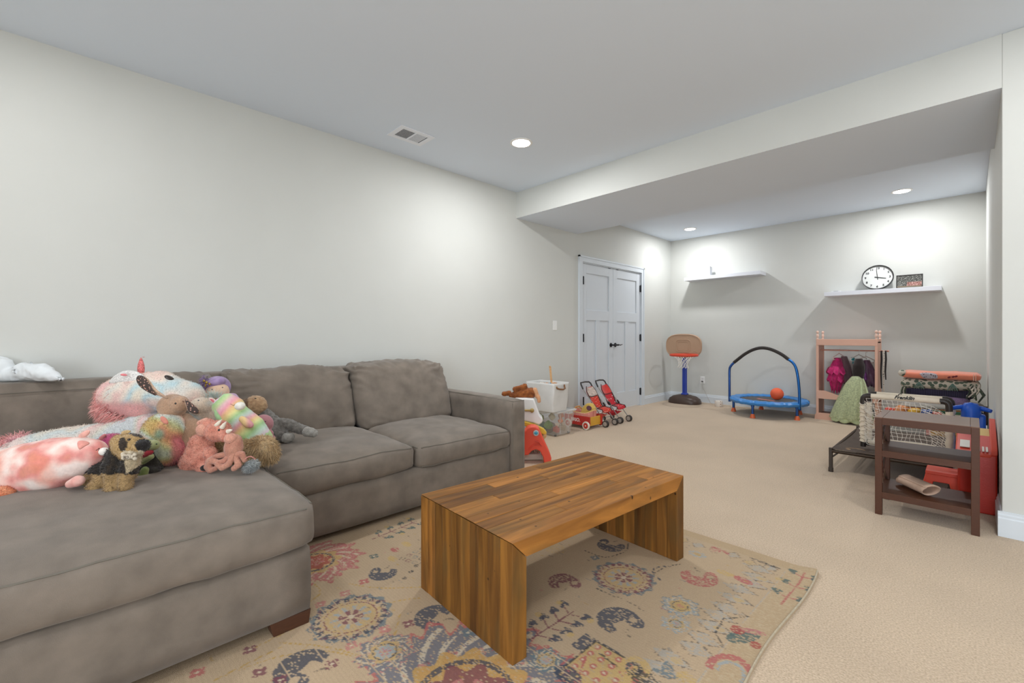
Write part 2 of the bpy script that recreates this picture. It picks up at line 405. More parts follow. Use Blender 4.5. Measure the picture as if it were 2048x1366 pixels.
# light switch and wall outlet
t = thing('light_switch', 'white light switch plate on the left wall before the closet doors', 'switch', (XL, 4.228, 1.216))
build(MB().box((XL, 4.192, 1.157), (XL+.006, 4.264, 1.275)), 'cover_plate', M('#eeeeec', 'plastic'), t, smooth=False, bev=.002)
build(MB().cbox((XL+.008, 4.228, 1.216), (.006, .012, .026), 0, 0, .3), 'toggle', M('#f6f6f4', 'plastic'), t, smooth=False, bev=.001)
t = thing('power_outlet', 'white wall outlet right of the basketball hoop with plugged cord', 'outlet', (-3.10, YB, .365))
build(MB().box((-3.136, YB-.006, .307), (-3.064, YB, .423)), 'cover_plate', M('#eeeeec', 'plastic'), t, smooth=False, bev=.002)
build(MB().box((-3.118, YB-.008, .372), (-3.082, YB-.005, .405)).box((-3.118, YB-.008, .325), (-3.082, YB-.005, .358)), 'socket', M('#dcdcda', 'plastic'), t, smooth=False, bev=.003)
build(MB().box((-3.112, YB-.03, .33), (-3.088, YB-.007, .352)), 'plug', M('#3a3a3a', 'plastic'), t, smooth=False, bev=.003)
# door stop on the baseboard in the corner
t = thing('door_stop', 'black rod door stop sticking out of corner baseboard left of hoop base', 'door stop', (-3.47, YB-.016, .085))
build(MB().tube([(-3.47, YB-.016, .085), (-3.47, YB-.085, .085)], .004), 'rod', M_BLACK, t)
build(MB().lathe([(.009, 0), (.010, .008), (.009, .018), (.001, .02)], (-3.47, YB-.082, .085), 12, Matrix.Rotation(PI/2, 4, 'X').to_3x3()), 'bumper', M('#1b1b1c', 'plastic'), t)
# ------------------------------------------------------------------ area rug (printed, worn pattern drawn point by point on the pile)
def rug():
    X0, X1, Yb0, Yt = -2.93, -.49, -.62, 2.40
    FX0, FX1, FY0, FY1 = -2.45, -.494, .24, 2.396     # finely meshed region
    st = .0042; nx = int((FX1-FX0)/st); ny = int((FY1-FY0)/st)
    gx = np.linspace(FX0, FX1, nx+1); gy = np.linspace(FY0, FY1, ny+1); GX, GY = np.meshgrid(gx, gy, indexing='ij')
    base = np.array(lin('#bba385')); A = np.tile(base, (nx+1, ny+1, 1)); r2 = np.random.default_rng(5)
    wear = np.zeros((nx+1, ny+1))
    for k in range(60):
        cx, cy, w = r2.uniform(FX0, FX1), r2.uniform(FY0, FY1), r2.uniform(.08, .3); wear += r2.normal() * np.exp(-((GX-cx)**2 + (GY-cy)**2)/w**2)
    A *= (1 + .035*wear)[..., None]
    col = {k: np.array(lin(v)) for k, v in dict(navy='#3b4556', slate='#69777c', pink='#b2605e', rose='#bb7a74', red='#a44c45', ochre='#b8954f', sand='#c2a36a', plum='#7b4651', black='#403f40', pale='#9aa3a6', teal='#4c6462', cream='#cdbda3', gold='#c39a55').items()}
    rows = r2.random(ny+1); cellw = r2.random((nx//2+2, ny//1+2))
    cells = np.repeat(cellw, 2, 0)[:nx+1, :ny+1]
    def paint(mask, c, dens=.86, wt=1.0):
        wt *= .84
        m = mask & (cells < dens) & (rows[None, :] < .97)
        A[m] = A[m]*(1-wt) + col[c]*wt
    def P(u, v): p = G(u, v); return p.x, p.y
    def disc(x, y, a, b=None, an=0):
        b = b or a; ca, sa = math.cos(an), math.sin(an); dx = GX-x; dy = GY-y
        return ((dx*ca+dy*sa)/a)**2 + ((-dx*sa+dy*ca)/b)**2
    def line(pts, w, c, dens=.8, dash=0, wt=1):
        m = np.zeros(GX.shape, bool)
        for (x0, y0), (x1, y1) in zip(pts[:-1], pts[1:]):
            L2 = (x1-x0)**2+(y1-y0)**2+1e-9; t = np.clip(((GX-x0)*(x1-x0)+(GY-y0)*(y1-y0))/L2, 0, 1)
            m |= ((GX-x0-t*(x1-x0))**2+(GY-y0-t*(y1-y0))**2) < w*w
        if dash: m &= (np.sin((GX+GY*.6)*2*PI/dash) > -.35)
        paint(m, c, dens, wt)
    def ln(uv, w, c, **k): line([P(*q) for q in uv], w, c, **k)
    def curve(uv, w, c, **k):
        p = [Vector((*P(*q), 0)) for q in uv]; out = []
        for i in range(len(p)-1):
            a = p[max(0, i-1)]; b = p[i]; d = p[i+1]; e = p[min(len(p)-1, i+2)]
            for j in range(8):
                t = j/8; q = .5*((2*b)+(d-a)*t+(2*a-5*b+4*d-e)*t*t+(3*b-a-3*d+e)*t**3); out.append((q.x, q.y))
        out.append((p[-1].x, p[-1].y)); line(out, w, c, **k)
    def medal(u, v, R, cs=('navy', 'slate', 'sand', 'pale', 'plum'), dens=.8):
        x, y = P(u, v); d = np.sqrt(disc(x, y, R)); th = np.arctan2(GY-y, GX-x); pet = .06*np.cos(th*14)
        paint((d < 1+pet) & (d > .86), cs[1], dens); paint((d < .9) & (d > .74) & (np.cos(th*22) > -.2), cs[0], dens)
        paint((d < .97) & (np.sin(th*9+d*20) > .55) & (d > .7), 'plum', .5, .7)
        paint((d < .72+pet) & (d > .34), cs[2], .75, .75); paint((d < .66) & (d > .62), cs[4], .6); paint((d < .5) & (d > .3) & (np.cos(th*10) > .3), cs[3], .8)
        paint((d < .3) & (np.cos(th*6) > -.3), cs[4], .9); paint(d < .09, 'cream', 1)
    def curl(u, v, R, an, c='navy', flip=1, dens=.85):
        x, y = P(u, v); ca, sa = math.cos(an), math.sin(an); X = ((GX-x)*ca+(GY-y)*sa)/R; Y = (-(GX-x)*sa+(GY-y)*ca)/R*flip
        cres = ((X)**2+(Y)**2 < 1) & ((X-.32)**2+(Y-.18)**2 > .62**2) & (X < .55)
        hd = ((X-.25)**2/.3+(Y-.62)**2/.14 < 1) & ~(((X-.2)**2+(Y-.6)**2) < .035)
        leafs = ((X+.15)**2/.05+(Y+.15)**2/.5 < 1) & (X < .1)
        paint(cres | hd | leafs, c, dens)
        th = np.arctan2(Y-.9, X+.9); d = np.hypot(X-.95, Y-.1); paint((abs(d-.3) < .05) & (np.cos(th*9) > -.3), 'black', .5, .7)
    def bloom(u, v, R, n, c1, c2, c3, dens=.84, ph=0, inner='sand'):
        x, y = P(u, v); d = np.hypot(GX-x, GY-y)/R; th = np.arctan2(GY-y, GX-x)+ph
        ed = .78+.22*np.abs(np.cos(th*n/2))**.6 + .07*np.cos(th*n*2+1) + .04*np.sin(th*n*3.1+d*9)
        paint((d < ed), c2, dens); paint((d < ed-.055), c1, dens)
        paint((d < ed-.12) & (np.sin(th*n*1.5+d*24) > .55), 'cream', .7); paint((d < ed*.62) & (np.sin(th*n+d*18) > .1), c2, .6, .8)
        paint((d < .52+.05*np.cos(th*n)), inner, .9); paint((d < .42) & (d > .36), 'navy', .7); paint((d < .33+.05*np.cos(th*8)), c3, .92); paint((d < .2) & (np.cos(th*6) > 0), 'rose', .9)
    def flower(u, v, s=.022, c='plum'):
        x, y = P(u, v)
        for k in range(4):
            a = k*PI/2+.5; paint(disc(x+s*.75*math.cos(a), y+s*.75*math.sin(a), s*.55) < 1, c, .9)
        paint(disc(x, y, s*.3) < 1, 'cream', 1)
    def spray(uvs, c='navy', stem='plum', n=4, L=.05):
        (ax, ay), (bx, by) = P(*uvs[0]), P(*uvs[1]); line([(ax, ay), (bx, by)], .0035, stem, dens=.85)
        tx, ty = bx-ax, by-ay; ll = math.hypot(tx, ty); tx /= ll; ty /= ll
        for k in range(n):
            t = (k+.6)/n*ll
            for sd in (-1, 1):
                mx, my = ax+tx*t, ay+ty*t; ex, ey = mx+(tx*.5-ty*sd)*L, my+(ty*.5+tx*sd)*L
                line([(mx, my), (ex, ey)], .003, stem, dens=.8)
                paint((disc(ex, ey, .024, .011, math.atan2(ty, tx)+sd*.6) < 1) | (disc(ex+tx*.014, ey+ty*.014, .009, .022, math.atan2(ty, tx)) < 1), c, .88)
                if k % 2: paint(disc(ex-ty*sd*.02, ey+tx*sd*.02, .014) < 1, 'sand', .8)
    # borders
    bx_ = np.abs(GX-FX1); paint(bx_ < .105, 'cream', .3, .35)
    A[(bx_ < .10) | (np.abs(GY-FY1) < .07)] *= np.array([.97, .955, .90])
    line([(FX1-.105, FY0), (FX1-.105, FY1-.1)], .003, 'pale', dens=.6, wt=.6)
    # faded right border: pale lozenges with broken dark outlines
    for i in range(26):
        y = FY1-.16 - i*.082 + r2.uniform(-.01, .01); x = FX1-.19 + r2.uniform(-.025, .025)
        paint((np.abs(GX-x)/.07+np.abs(GY-y)/.035 < 1), 'pale', .7, .55)
        m = np.abs(np.abs(GX-x)/.075+np.abs(GY-y)/.038-1) < .12; paint(m & (GX > x-.05), 'black', .38, .7)
        if i % 3 == 1: paint(disc(x+.02, y, .022, .014) < 1, 'sand', .7, .8)
    for i in range(24):
        x = FX1-.16 - i*.083; y = FY1-.125 + r2.uniform(-.012, .012)
        paint((np.abs(GX-x)/.03+np.abs(GY-y)/.03 < 1), ('pale', 'sand', 'pale', 'rose')[i % 4], .7, .6)
        m = np.abs(np.abs(GX-x)/.034+np.abs(GY-y)/.036-1) < .15; paint(m, 'black', .35, .7)
    # vines
    for c_ in (((846, 1178), (760, 1180), (700, 1172)), ((560, 1290), (660, 1300), (735, 1322)), ((480, 1345), (560, 1318), (650, 1308), (700, 1316)), ((735, 1220), (800, 1205), (840, 1200)), ((615, 1210), (640, 1190), (628, 1170)),
               ((510, 1300), (570, 1270), (620, 1245)), ((800, 1230), (790, 1270), (770, 1300)), ((540, 1366), (590, 1322), (622, 1285)), ((430, 1366), (500, 1330), (560, 1300)), ((1190, 1180), (1260, 1210), (1285, 1225)), ((1170, 1105), (1210, 1118), (1250, 1106), (1256, 1090)), ((1310, 1150), (1330, 1138), (1360, 1132))):
        curve(c_, .004, 'ochre' if c_[0][0] < 1000 else 'black', dens=.8, dash=.02)
    curve(((1322, 1165), (1306, 1148), (1316, 1138), (1344, 1136)), .005, 'navy', dens=.8, dash=.03)
    # medallions
    medal(702, 1238, .148); medal(1247, 1159, .135, ('plum', 'slate', 'sand', 'pale', 'plum'))
    # curls
    curl(766, 1150, .062, 2.4, 'navy'); curl(868, 1238, .075, .4, 'navy', -1); curl(604, 1340, .085, .5, 'navy', -1); curl(1222, 1094, .07, 1.9, 'navy', 1)
    curl(1238, 1246, .085, -.4, 'navy', 1); curl(1128, 1168, .07, -.6, 'plum', 1, .7); curl(1398, 1158, .078, 2.0, 'pink', -1, .7)
    # big blooms
    bloom(628, 1128, .22, 10, 'rose', 'pink', 'red', .8); bloom(930, 1400, .37, 12, 'slate', 'pink', 'plum', .88, .3, 'gold')
    bloom(770, 1308, .10, 7, 'slate', 'rose', 'pale', .7); bloom(1360, 1216, .075, 6, 'pale', 'slate', 'sand', .62); bloom(1352, 1252, .055, 6, 'pale', 'pale', 'pale', .55)
    bloom(1092, 1325, .06, 6, 'slate', 'slate', 'pale', .8)
    for u, v, c in ((690, 1191, 'rose'), (641, 1213, 'rose'), (728, 1167, 'pink'), (817, 1252, 'plum'), (769, 1263, 'rose'), (702, 1296, 'rose'), (664, 1333, 'plum'), (936, 1270, 'slate'), (500, 1304, 'plum'), (519, 1350, 'plum'), (395, 1350, 'pink'), (748, 1116, 'teal'), (1190, 1119, 'slate'), (560, 1366, 'plum')): flower(u, v, .019, c)
    spray(((744, 1082), (832, 1046)), 'teal'); spray(((1060, 1284), (1146, 1228)), 'navy', 'plum', 4, .06)
    spray(((1560, 1212), (1608, 1150)), 'teal', 'pink', 3, .045)
    # lattice of small outlined squares, ochre and rose patches near it
    for i in range(5):
        for j in range(4):
            x, y = P(812, 1118); x += (i-j*.2)*.036; y += (j-.5)*.042+i*.012
            m = np.maximum(np.abs((GX-x)+(GY-y)*.3), np.abs((GY-y)-(GX-x)*.3)); paint((m < .0125) & (m > .0085), ('black', 'plum', 'slate')[(i+j) % 3], .75)
    x, y = P(790, 1103); paint(disc(x, y, .028, .02) < 1, 'pink', .85); x, y = P(800, 1090); paint(disc(x+.03, y+.02, .035, .02) < 1, 'sand', .8); x, y = P(785, 1121); paint(disc(x, y, .035, .018) < 1, 'sand', .8)
    for u, v in ((822, 1147), (833, 1135), (810, 1160)): x, y = P(u, v); paint(disc(x, y, .012) < 1, 'black', .6)
    # bottom right garden panel
    x, y = P(1192, 1304); paint((np.abs(GX-x) < .075) & (np.abs(GY-y-.0) < .045), 'navy', .72); paint((np.abs(GX-x) < .03) & (np.abs(GY-y) < .014), 'pale', .5)
    x, y = P(1208, 1352); m = np.maximum(np.abs((GX-x)), np.abs((GY-y))); paint(m < .105, 'sand', .9); paint((m < .112) & (m > .103), 'black', .8)
    for i in range(-2, 3):
        for j in range(-2, 3): paint(disc(x+i*.042, y+j*.042, .0125) < 1, 'pink', .9); paint(disc(x+i*.042, y+j*.042, .005) < 1, 'cream', 1)
    ln(((1146, 1312), (1118, 1340), (1160, 1352), (1172, 1316)), .004, 'pink'); ln(((1200, 1312), (1242, 1345)), .004, 'black')
    x, y = P(1135, 1355); paint(disc(x, y, .05, .035) < 1, 'navy', .75)
    x, y = P(1268, 1342); paint(disc(x, y, .05, .06) < 1, 'sand', .7); paint((disc(x, y, .028) < 1) & (disc(x, y, .012) > 1), 'navy', .7); x, y = P(1285, 1362); paint(disc(x, y, .05, .03) < 1, 'black', .6)
    x, y = P(1335, 1345); paint((disc(x, y, .018, .04, .5) < 1) | (disc(x, y-.02, .04, .012, .3) < 1), 'slate', .75); x, y = P(1372, 1362); paint(disc(x, y, .03) < 1, 'sand', .6)
    # right border motifs
    x, y = P(1462, 1350); d = np.hypot((GX-x)/.075, (GY-y)/.09); paint((d < 1) & (d > .68) & (GY > y-.03), 'pink', .85); paint((d < .6) & (d > .45) & (GY > y-.02), 'pale', .8)
    x, y = P(1490, 1278); paint(disc(x, y, .035, .075, -.5) < 1, 'teal', .7); paint(disc(x-.03, y+.02, .026) < 1, 'red', .85); paint(disc(x+.05, y-.02, .02) < 1, 'red', .85); paint(disc(x+.02, y+.05, .045, .016, .4) < 1, 'rose', .7)
    ln(((1448, 1242), (1430, 1270), (1446, 1295)), .004, 'black', dens=.6); ln(((1448, 1242), (1500, 1238)), .004, 'black', dens=.6)
    x, y = P(1486, 1164); paint(disc(x, y, .045, .022, -.2) < 1, 'pink', .75); x, y = P(1440, 1104); paint(disc(x, y, .05, .016, -.2) < 1, 'pink', .6); x, y = P(1394, 1112); paint(disc(x, y, .045, .03) < 1, 'pale', .6); paint(disc(x, y, .02, .015) < 1, 'ochre', .7)
    x, y = P(1530, 1130); paint(disc(x, y, .07, .010, -.1) < 1, 'black', .6)
    x, y = P(1450, 1150); paint(disc(x, y, .04, .02) < 1, 'sand', .7); x, y = P(1110, 1100); paint(disc(x, y, .06, .05) < 1, 'sand', .4, .6)
    for k in range(230):      # scattered broken knots
        x, y = r2.uniform(FX0, FX1-.12), r2.uniform(FY0, FY1-.08); paint(disc(x, y, r2.uniform(.006, .02), .004) < 1, ('black', 'ochre', 'rose', 'slate', 'ochre')[k % 5], .5, .6)
    A *= (1 + .06*(r2.random((nx+1, ny+1))-.5) + .05*(np.arange(ny+1) % 3 == 0)[None, :]*-1)[..., None]
    # geometry: one top sheet; fine region plus coarse surround
    Z = .0085 + .0004*np.sin(GX*9)*np.cos(GY*7)
    tip = np.exp(-((GX-FX1)**2+(GY-FY1)**2)/.05**2); Z = Z + .012*tip
    edge = .010*np.sin(GY*6.5)*np.clip((GX-(FX1-.15))/.15, 0, 1)        # wavy right edge
    PX = GX + edge
    V = np.stack([PX, GY, Z], -1).reshape(-1, 3); I = np.arange((nx+1)*(ny+1)).reshape(nx+1, ny+1)
    F = np.stack([I[:-1, :-1], I[1:, :-1], I[1:, 1:], I[:-1, 1:]], -1).reshape(-1, 4)
    cols = A.reshape(-1, 3); n0 = len(V)
    extra = []; ef = []; zz = .0085
    def quad(a, b, c, d):
        k = n0+len(extra); extra.extend([a, b, c, d]); ef.append((k, k+1, k+2, k+3))
    quad((X0, Yb0, zz), (FX0, Yb0, zz), (FX0, Yt-.004, zz), (X0, Yt-.004, zz)); quad((FX0, Yb0, zz), (FX1, Yb0, zz), (FX1, FY0, zz), (FX0, FY0, zz))
    # hems
    e = PX[-1]; hem = []
    for j in range(0, ny, 4):
        j2 = min(j+4, ny); quad((e[j], gy[j], Z[-1, j]), (e[j]+.006, gy[j], 0.001), (e[j2]+.006, gy[j2], 0.001), (e[j2], gy[j2], Z[-1, j2]))
    for i in range(0, nx, 4):
        i2 = min(i+4, nx); quad((PX[i2, -1], gy[-1], Z[i2, -1]), (PX[i2, -1], gy[-1]+.004, .001), (PX[i, -1], gy[-1]+.004, .001), (PX[i, -1], gy[-1], Z[i, -1]))
    me = bpy.data.meshes.new('area_rug'); allV = np.concatenate([V, np.array(extra)]); me.from_pydata(allV.tolist(), [], F.tolist()+ef); me.update(); me.shade_smooth()
    cc = np.concatenate([cols, np.tile(base*.93, (len(extra), 1))]); at = me.color_attributes.new('Col', 'FLOAT_COLOR', 'POINT')
    at.data.foreach_set('color', np.concatenate([cc, np.ones((len(cc), 1))], 1).ravel())
    m = mat('rug_pile', '#ffffff', .97, nscale=420, namt=.13, bump=.5, bscale=260, attr='Col', stretch=(1, 2.2, 1)); me.materials.append(m)
    o = new_obj('area_rug', me); tag(o, 'worn cream area rug with faded floral medallions under the coffee table', 'rug')
    hm = MB(); hm.tube([(PX[-1, j]+.002, gy[j], Z[-1, j]+.001) for j in range(0, ny+1, 6)], .0035, 6)
    build(hm, 'edge_binding', M('#b7a88d', 'cloth'), o)
rug()

# ------------------------------------------------------------------ coffee table: reclaimed planks, mitred waterfall ends
def wood_reclaimed():
    m = bpy.data.materials.new('reclaimed_wood'); m.use_nodes = True; nt = m.node_tree; N = nt.nodes; L = nt.links; b = N['Principled BSDF']
    b.inputs['Roughness'].default_value = .6; b.inputs['Specular IOR Level'].default_value = .25
    tc = N.new('ShaderNodeTexCoord'); oi = N.new('ShaderNodeObjectInfo'); at = N.new('ShaderNodeAttribute'); at.attribute_name = 'grain'   # grain frame: x across, y along, z plank seed
    mp = N.new('ShaderNodeVectorMath'); mp.operation = 'MULTIPLY'; mp.inputs[1].default_value = (20, 1.7, 5); L.new(at.outputs['Vector'], mp.inputs[0])
    n = N.new('ShaderNodeTexNoise'); n.inputs['Scale'].default_value = 1.0; n.inputs['Detail'].default_value = 7; n.inputs['Distortion'].default_value = 1.1; L.new(mp.outputs[0], n.inputs['Vector'])
    cr = N.new('ShaderNodeValToRGB'); e = cr.color_ramp.elements; e[0].position = .25; e[0].color = (*lin('#6b431d'), 1); e[1].position = .75; e[1].color = (*lin('#c08238'), 1)
    e2 = e.new(.46); e2.color = (*lin('#8f5e28'), 1); e3 = e.new(.58); e3.color = (*lin('#a56e30'), 1); L.new(n.outputs[0], cr.inputs[0])
    # plank tone
    tn = N.new('ShaderNodeAttribute'); tn.attribute_name = 'tone'
    x = N.new('ShaderNodeVectorMath'); x.operation = 'MULTIPLY'; L.new(cr.outputs[0], x.inputs[0]); L.new(tn.outputs['Vector'], x.inputs[1])
    # grey-green weathered streaks
    mp2 = N.new('ShaderNodeVectorMath'); mp2.operation = 'MULTIPLY'; mp2.inputs[1].default_value = (14, 3.4, 9); L.new(at.outputs['Vector'], mp2.inputs[0])
    n2 = N.new('ShaderNodeTexNoise'); n2.inputs['Scale'].default_value = 1; n2.inputs['Detail'].default_value = 5; L.new(mp2.outputs[0], n2.inputs['Vector'])
    r2 = N.new('ShaderNodeMapRange'); r2.inputs[1].default_value = .53; r2.inputs[2].default_value = .74; r2.inputs[3].default_value = 0; r2.inputs[4].default_value = .6; L.new(n2.outputs[0], r2.inputs[0])
    mx = N.new('ShaderNodeMix'); mx.data_type = 'RGBA'; L.new(r2.outputs[0], mx.inputs[0]); L.new(x.outputs[0], mx.inputs[6]); mx.inputs[7].default_value = (*lin('#5e4c2c'), 1)
    # knots and nail holes
    vo = N.new('ShaderNodeTexVoronoi'); vo.inputs['Scale'].default_value = 11; L.new(at.outputs['Vector'], vo.inputs['Vector'])
    r3 = N.new('ShaderNodeMapRange'); r3.inputs[1].default_value = .03; r3.inputs[2].default_value = .075; r3.inputs[3].default_value = 1; r3.inputs[4].default_value = 0; L.new(vo.outputs['Distance'], r3.inputs[0])
    mx2 = N.new('ShaderNodeMix'); mx2.data_type = 'RGBA'; L.new(r3.outputs[0], mx2.inputs[0]); L.new(mx.outputs[2], mx2.inputs[6]); mx2.inputs[7].default_value = (*lin('#2a190c'), 1)
    L.new(mx2.outputs[2], b.inputs['Base Color'])
    bp = N.new('ShaderNodeBump'); bp.inputs['Strength'].default_value = .35; bp.inputs['Distance'].default_value = .002; L.new(n.outputs[0], bp.inputs['Height']); L.new(bp.outputs[0], b.inputs['Normal'])
    return m
M_RW = wood_reclaimed()
def plank(parent, poly, ax, a, b, along, tone, name='plank'):
    """poly extruded; 'along' = index of the grain axis"""
    mb = MB().prism(poly, ax, a, b)
    o = build(mb, name, M_RW, parent, smooth=False, world=False, bev=.0013, seg=1)
    me = o.data; n = len(me.vertices); g = me.attributes.new('grain', 'FLOAT_VECTOR', 'POINT'); t = me.attributes.new('tone', 'FLOAT_VECTOR', 'POINT'); seed = random.uniform(0, 50)
    gv = []; 
    for v in me.vertices:
        q = list(v.co); al = q[along]; rest = [q[i] for i in range(3) if i != along]; gv += [rest[0]*1.0+rest[1]*.6, al + seed*.7, seed]
    g.data.foreach_set('vector', gv); t.data.foreach_set('vector', list(tone)*n)
    return o
tbl = thing('coffee_table', 'reclaimed wood waterfall coffee table standing on the patterned rug', 'coffee table', (-1.3165, 1.565, .009), math.radians(-3.6))
def tonev(lo=.8, hi=1.12):
    k = random.uniform(lo, hi); return (k*random.uniform(.97, 1.03), k, k*random.uniform(.9, 1.06))
HL, HW, TH, HT = .5425, .303, .062, .398
ws = [.078, .062, .071, .055, .069, .060, .066, .068, .077]; k_ = 2*HW/sum(ws); ws = [w*k_ for w in ws]
x = -HW; splits = [[.1], [-.25, .32], [.02], [-.32, .18], [.3], [-.1], [.22], [-.2, .36], []]
for i, w in enumerate(ws):
    ys = [-HL]+splits[i]+[HL]
    for a, b in zip(ys[:-1], ys[1:]):
        g = .0005; z1 = HT+random.uniform(-.0006, .0006); lo = a+(0 if a == -HL else g); hi = b-(0 if b == HL else g)
        poly = [(lo, z1), (hi, z1), (hi-(TH if b == HL else 0), HT-TH), (lo+(TH if a == -HL else 0), HT-TH)]
        plank(tbl, poly[::-1], 'x', x+g, x+w-g, 1, tonev(.88, 1.22) if (i+len(ys)+int(a*10)) % 4 else tonev(.62, .78))
    x += w
for s in (-1, 1):
    ws2 = [random.uniform(.05, .075) for _ in range(10)]; k_ = 2*HW/sum(ws2); x = -HW
    for i, w in enumerate(ws2):
        w *= k_; g = .0006; yo = s*(HL+random.uniform(-.0006, .0004))
        poly = [(yo, 0), (yo, HT-.003), (s*(HL-TH), HT-TH-.003), (s*(HL-TH), 0)]
        if s > 0: poly = poly[::-1]
        plank(tbl, poly, 'x', x+g, x+w-g, 2, tonev(.36, .5) if i % 4 == 2 else tonev(.5, .92))
        x += w

# ------------------------------------------------------------------ sectional sofa
M_SUEDE = mat('grey_microsuede', '#796e63', .9, nscale=9, namt=.20, bump=.18, bscale=420, sheen=.2, detail=6)
M_SEAM = mat('grey_seam', '#6f695f', .9, bump=.1)
def soft_box(mb, lo, hi, r=.04, n=(16, 16, 6), puff=(0, 0, .03), wr=.006, seed=0, sag=None, wscale=5):
    lo = Vector(lo); hi = Vector(hi); c = (lo+hi)/2; h = (hi-lo)/2
    def warp(p):
        q = Vector([max(-h[i]+r, min(h[i]-r, p[i]*h[i])) for i in range(3)]); full = Vector([p[i]*h[i] for i in range(3)]); d = full-q
        if d.length > 1e-9: d = d.normalized()*r
        w = q+d; a = [w[i]/h[i] for i in range(3)]
        for i in range(3):
            j, k = (i+1) % 3, (i+2) % 3
            w[i] += puff[i]*a[i]*(1-min(1, abs(a[j]))**3)*(1-min(1, abs(a[k]))**3)
        nv = noise.noise(w*wscale+Vector((seed, seed*2, 0)))*wr + noise.noise(w*wscale*3.1+Vector((seed, 0, 5)))*wr*.45
        nn = Vector((a[0]**3/h[0], a[1]**3/h[1], a[2]**3/h[2])); nn = nn.normalized() if nn.length > 1e-6 else Vector((0,0,1))
        w += nn*nv
        if sag: w = sag(w, a)
        return c+w
    for ax in range(3):
        for sgn in (-1, 1):
            j, k = (ax+1) % 3, (ax+2) % 3; nj, nk = n[j], n[k]
            def f(u, v):
                p = [0, 0, 0]; p[ax] = sgn; p[j] = (u*2-1)*sgn; p[k] = v*2-1
                return warp(Vector(p))
            mb.grid(f, nj, nk)
    return mb, warp
def weld(o, d=.0008):
    bm = bmesh.new(); bm.from_mesh(o.data); bmesh.ops.remove_doubles(bm, verts=bm.verts, dist=d); bmesh.ops.recalc_face_normals(bm, faces=bm.faces)
    bm.to_mesh(o.data); bm.free(); o.data.shade_smooth()
def soft(name, lo, hi, parent, seams=(), material=None, **k):
    mb = MB(); _, warp = soft_box(mb, lo, hi, **k); o = build(mb, name, material or M_SUEDE, parent, smooth=False, world=True); weld(o)
    r = k.get('r', .04); lo = Vector(lo); hi = Vector(hi); h = (hi-lo)/2
    for zs, sides in seams:      # welt running around the upper / lower edge
        sb = MB()
        pts = []
        rr = 1 - r*.29/min(h[0], h[1])
        e = (1-.29*r/h[0], 1-.29*r/h[1], zs*(1-.29*r/h[2]))
        segs = {'front': [((1, -1 + 2*t)) for t in np.linspace(.03, .97, 30)], 'right': [((1-2*t, 1)) for t in np.linspace(.03, .97, 24)], 'left': [((1-2*t, -1)) for t in np.linspace(.03, .97, 24)]}
        for sd in sides:
            P_ = []
            for a, b in segs[sd]:
                if sd == 'front': p = Vector((1-.0*r, b, zs)); 
                else: p = Vector((a, b, zs))
                P_.append(warp(p))
            sb.tube(P_, .0032, 6)
        build(sb, 'piping', M_SEAM, o, world=True)
    return o
sofa = thing('sectional_sofa', 'large grey suede sectional sofa with chaise along the left wall', 'sofa', (-2.9, 1.2, 0))
# frame pieces
CXF, SXF = -1.735, -2.365          # chaise front, sofa front
soft('chaise_base', (-3.45, -.62, .055), (CXF, .628, .305), sofa, r=.022, n=(10, 10, 4), puff=(0, 0, 0), wr=.003)
soft('sofa_base', (-3.45, .60, .042), (SXF, 2.25, .285), sofa, r=.018, n=(8, 14, 4), puff=(0, 0, 0), wr=.003)
soft('armrest', (-3.50, 2.248, .042), (SXF+.012, 2.392, .610), sofa, seams=(), r=.022, n=(14, 5, 8), puff=(0, .006, .008), wr=.004, seed=3)
sb = MB(); xf = SXF+.004
sb.tube([(xf, 2.262, .05), (xf+.003, 2.262, .3), (xf, 2.262, .592)], .003, 6); sb.tube([(xf, 2.262, .602), (xf, 2.382, .602)], .003, 6); sb.tube([(xf, 2.262, .604), (-2.9, 2.258, .612), (-3.4, 2.258, .606)], .003, 6)
build(sb, 'piping', M_SEAM, sofa)
soft('sofa_back', (-3.63, -.62, .05), (-3.43, 2.392, .842), sofa, r=.03, n=(4, 26, 8), puff=(.01, 0, .0), wr=.008, seed=9)
sb = MB(); sb.tube([(-3.427, y, .792) for y in np.linspace(-.6, .9, 20)], .002, 5); build(sb, 'piping', M_SEAM, sofa)
# seat cushions
def chs(w, a): w = w.copy(); return w
soft('chaise_cushion', (-3.44, -.60, .300), (CXF+.035, .640, .468), sofa, seams=((1, ('front', 'right')),), r=.05, n=(26, 22, 6), puff=(.012, .008, .035), wr=.009, seed=1)
soft('seat_cushion', (-3.30, .655, .280), (SXF+.02, 1.452, .428), sofa, seams=((1, ('front', 'right')),), r=.04, n=(20, 18, 5), puff=(.008, .006, .040), wr=.009, seed=2)
soft('seat_cushion', (-3.30, 1.462, .274), (SXF+.02, 2.244, .408), sofa, seams=((1, ('front', 'left')), (-1, ('front',))), r=.038, n=(20, 18, 5), puff=(.010, .006, .046), wr=.010, seed=5)
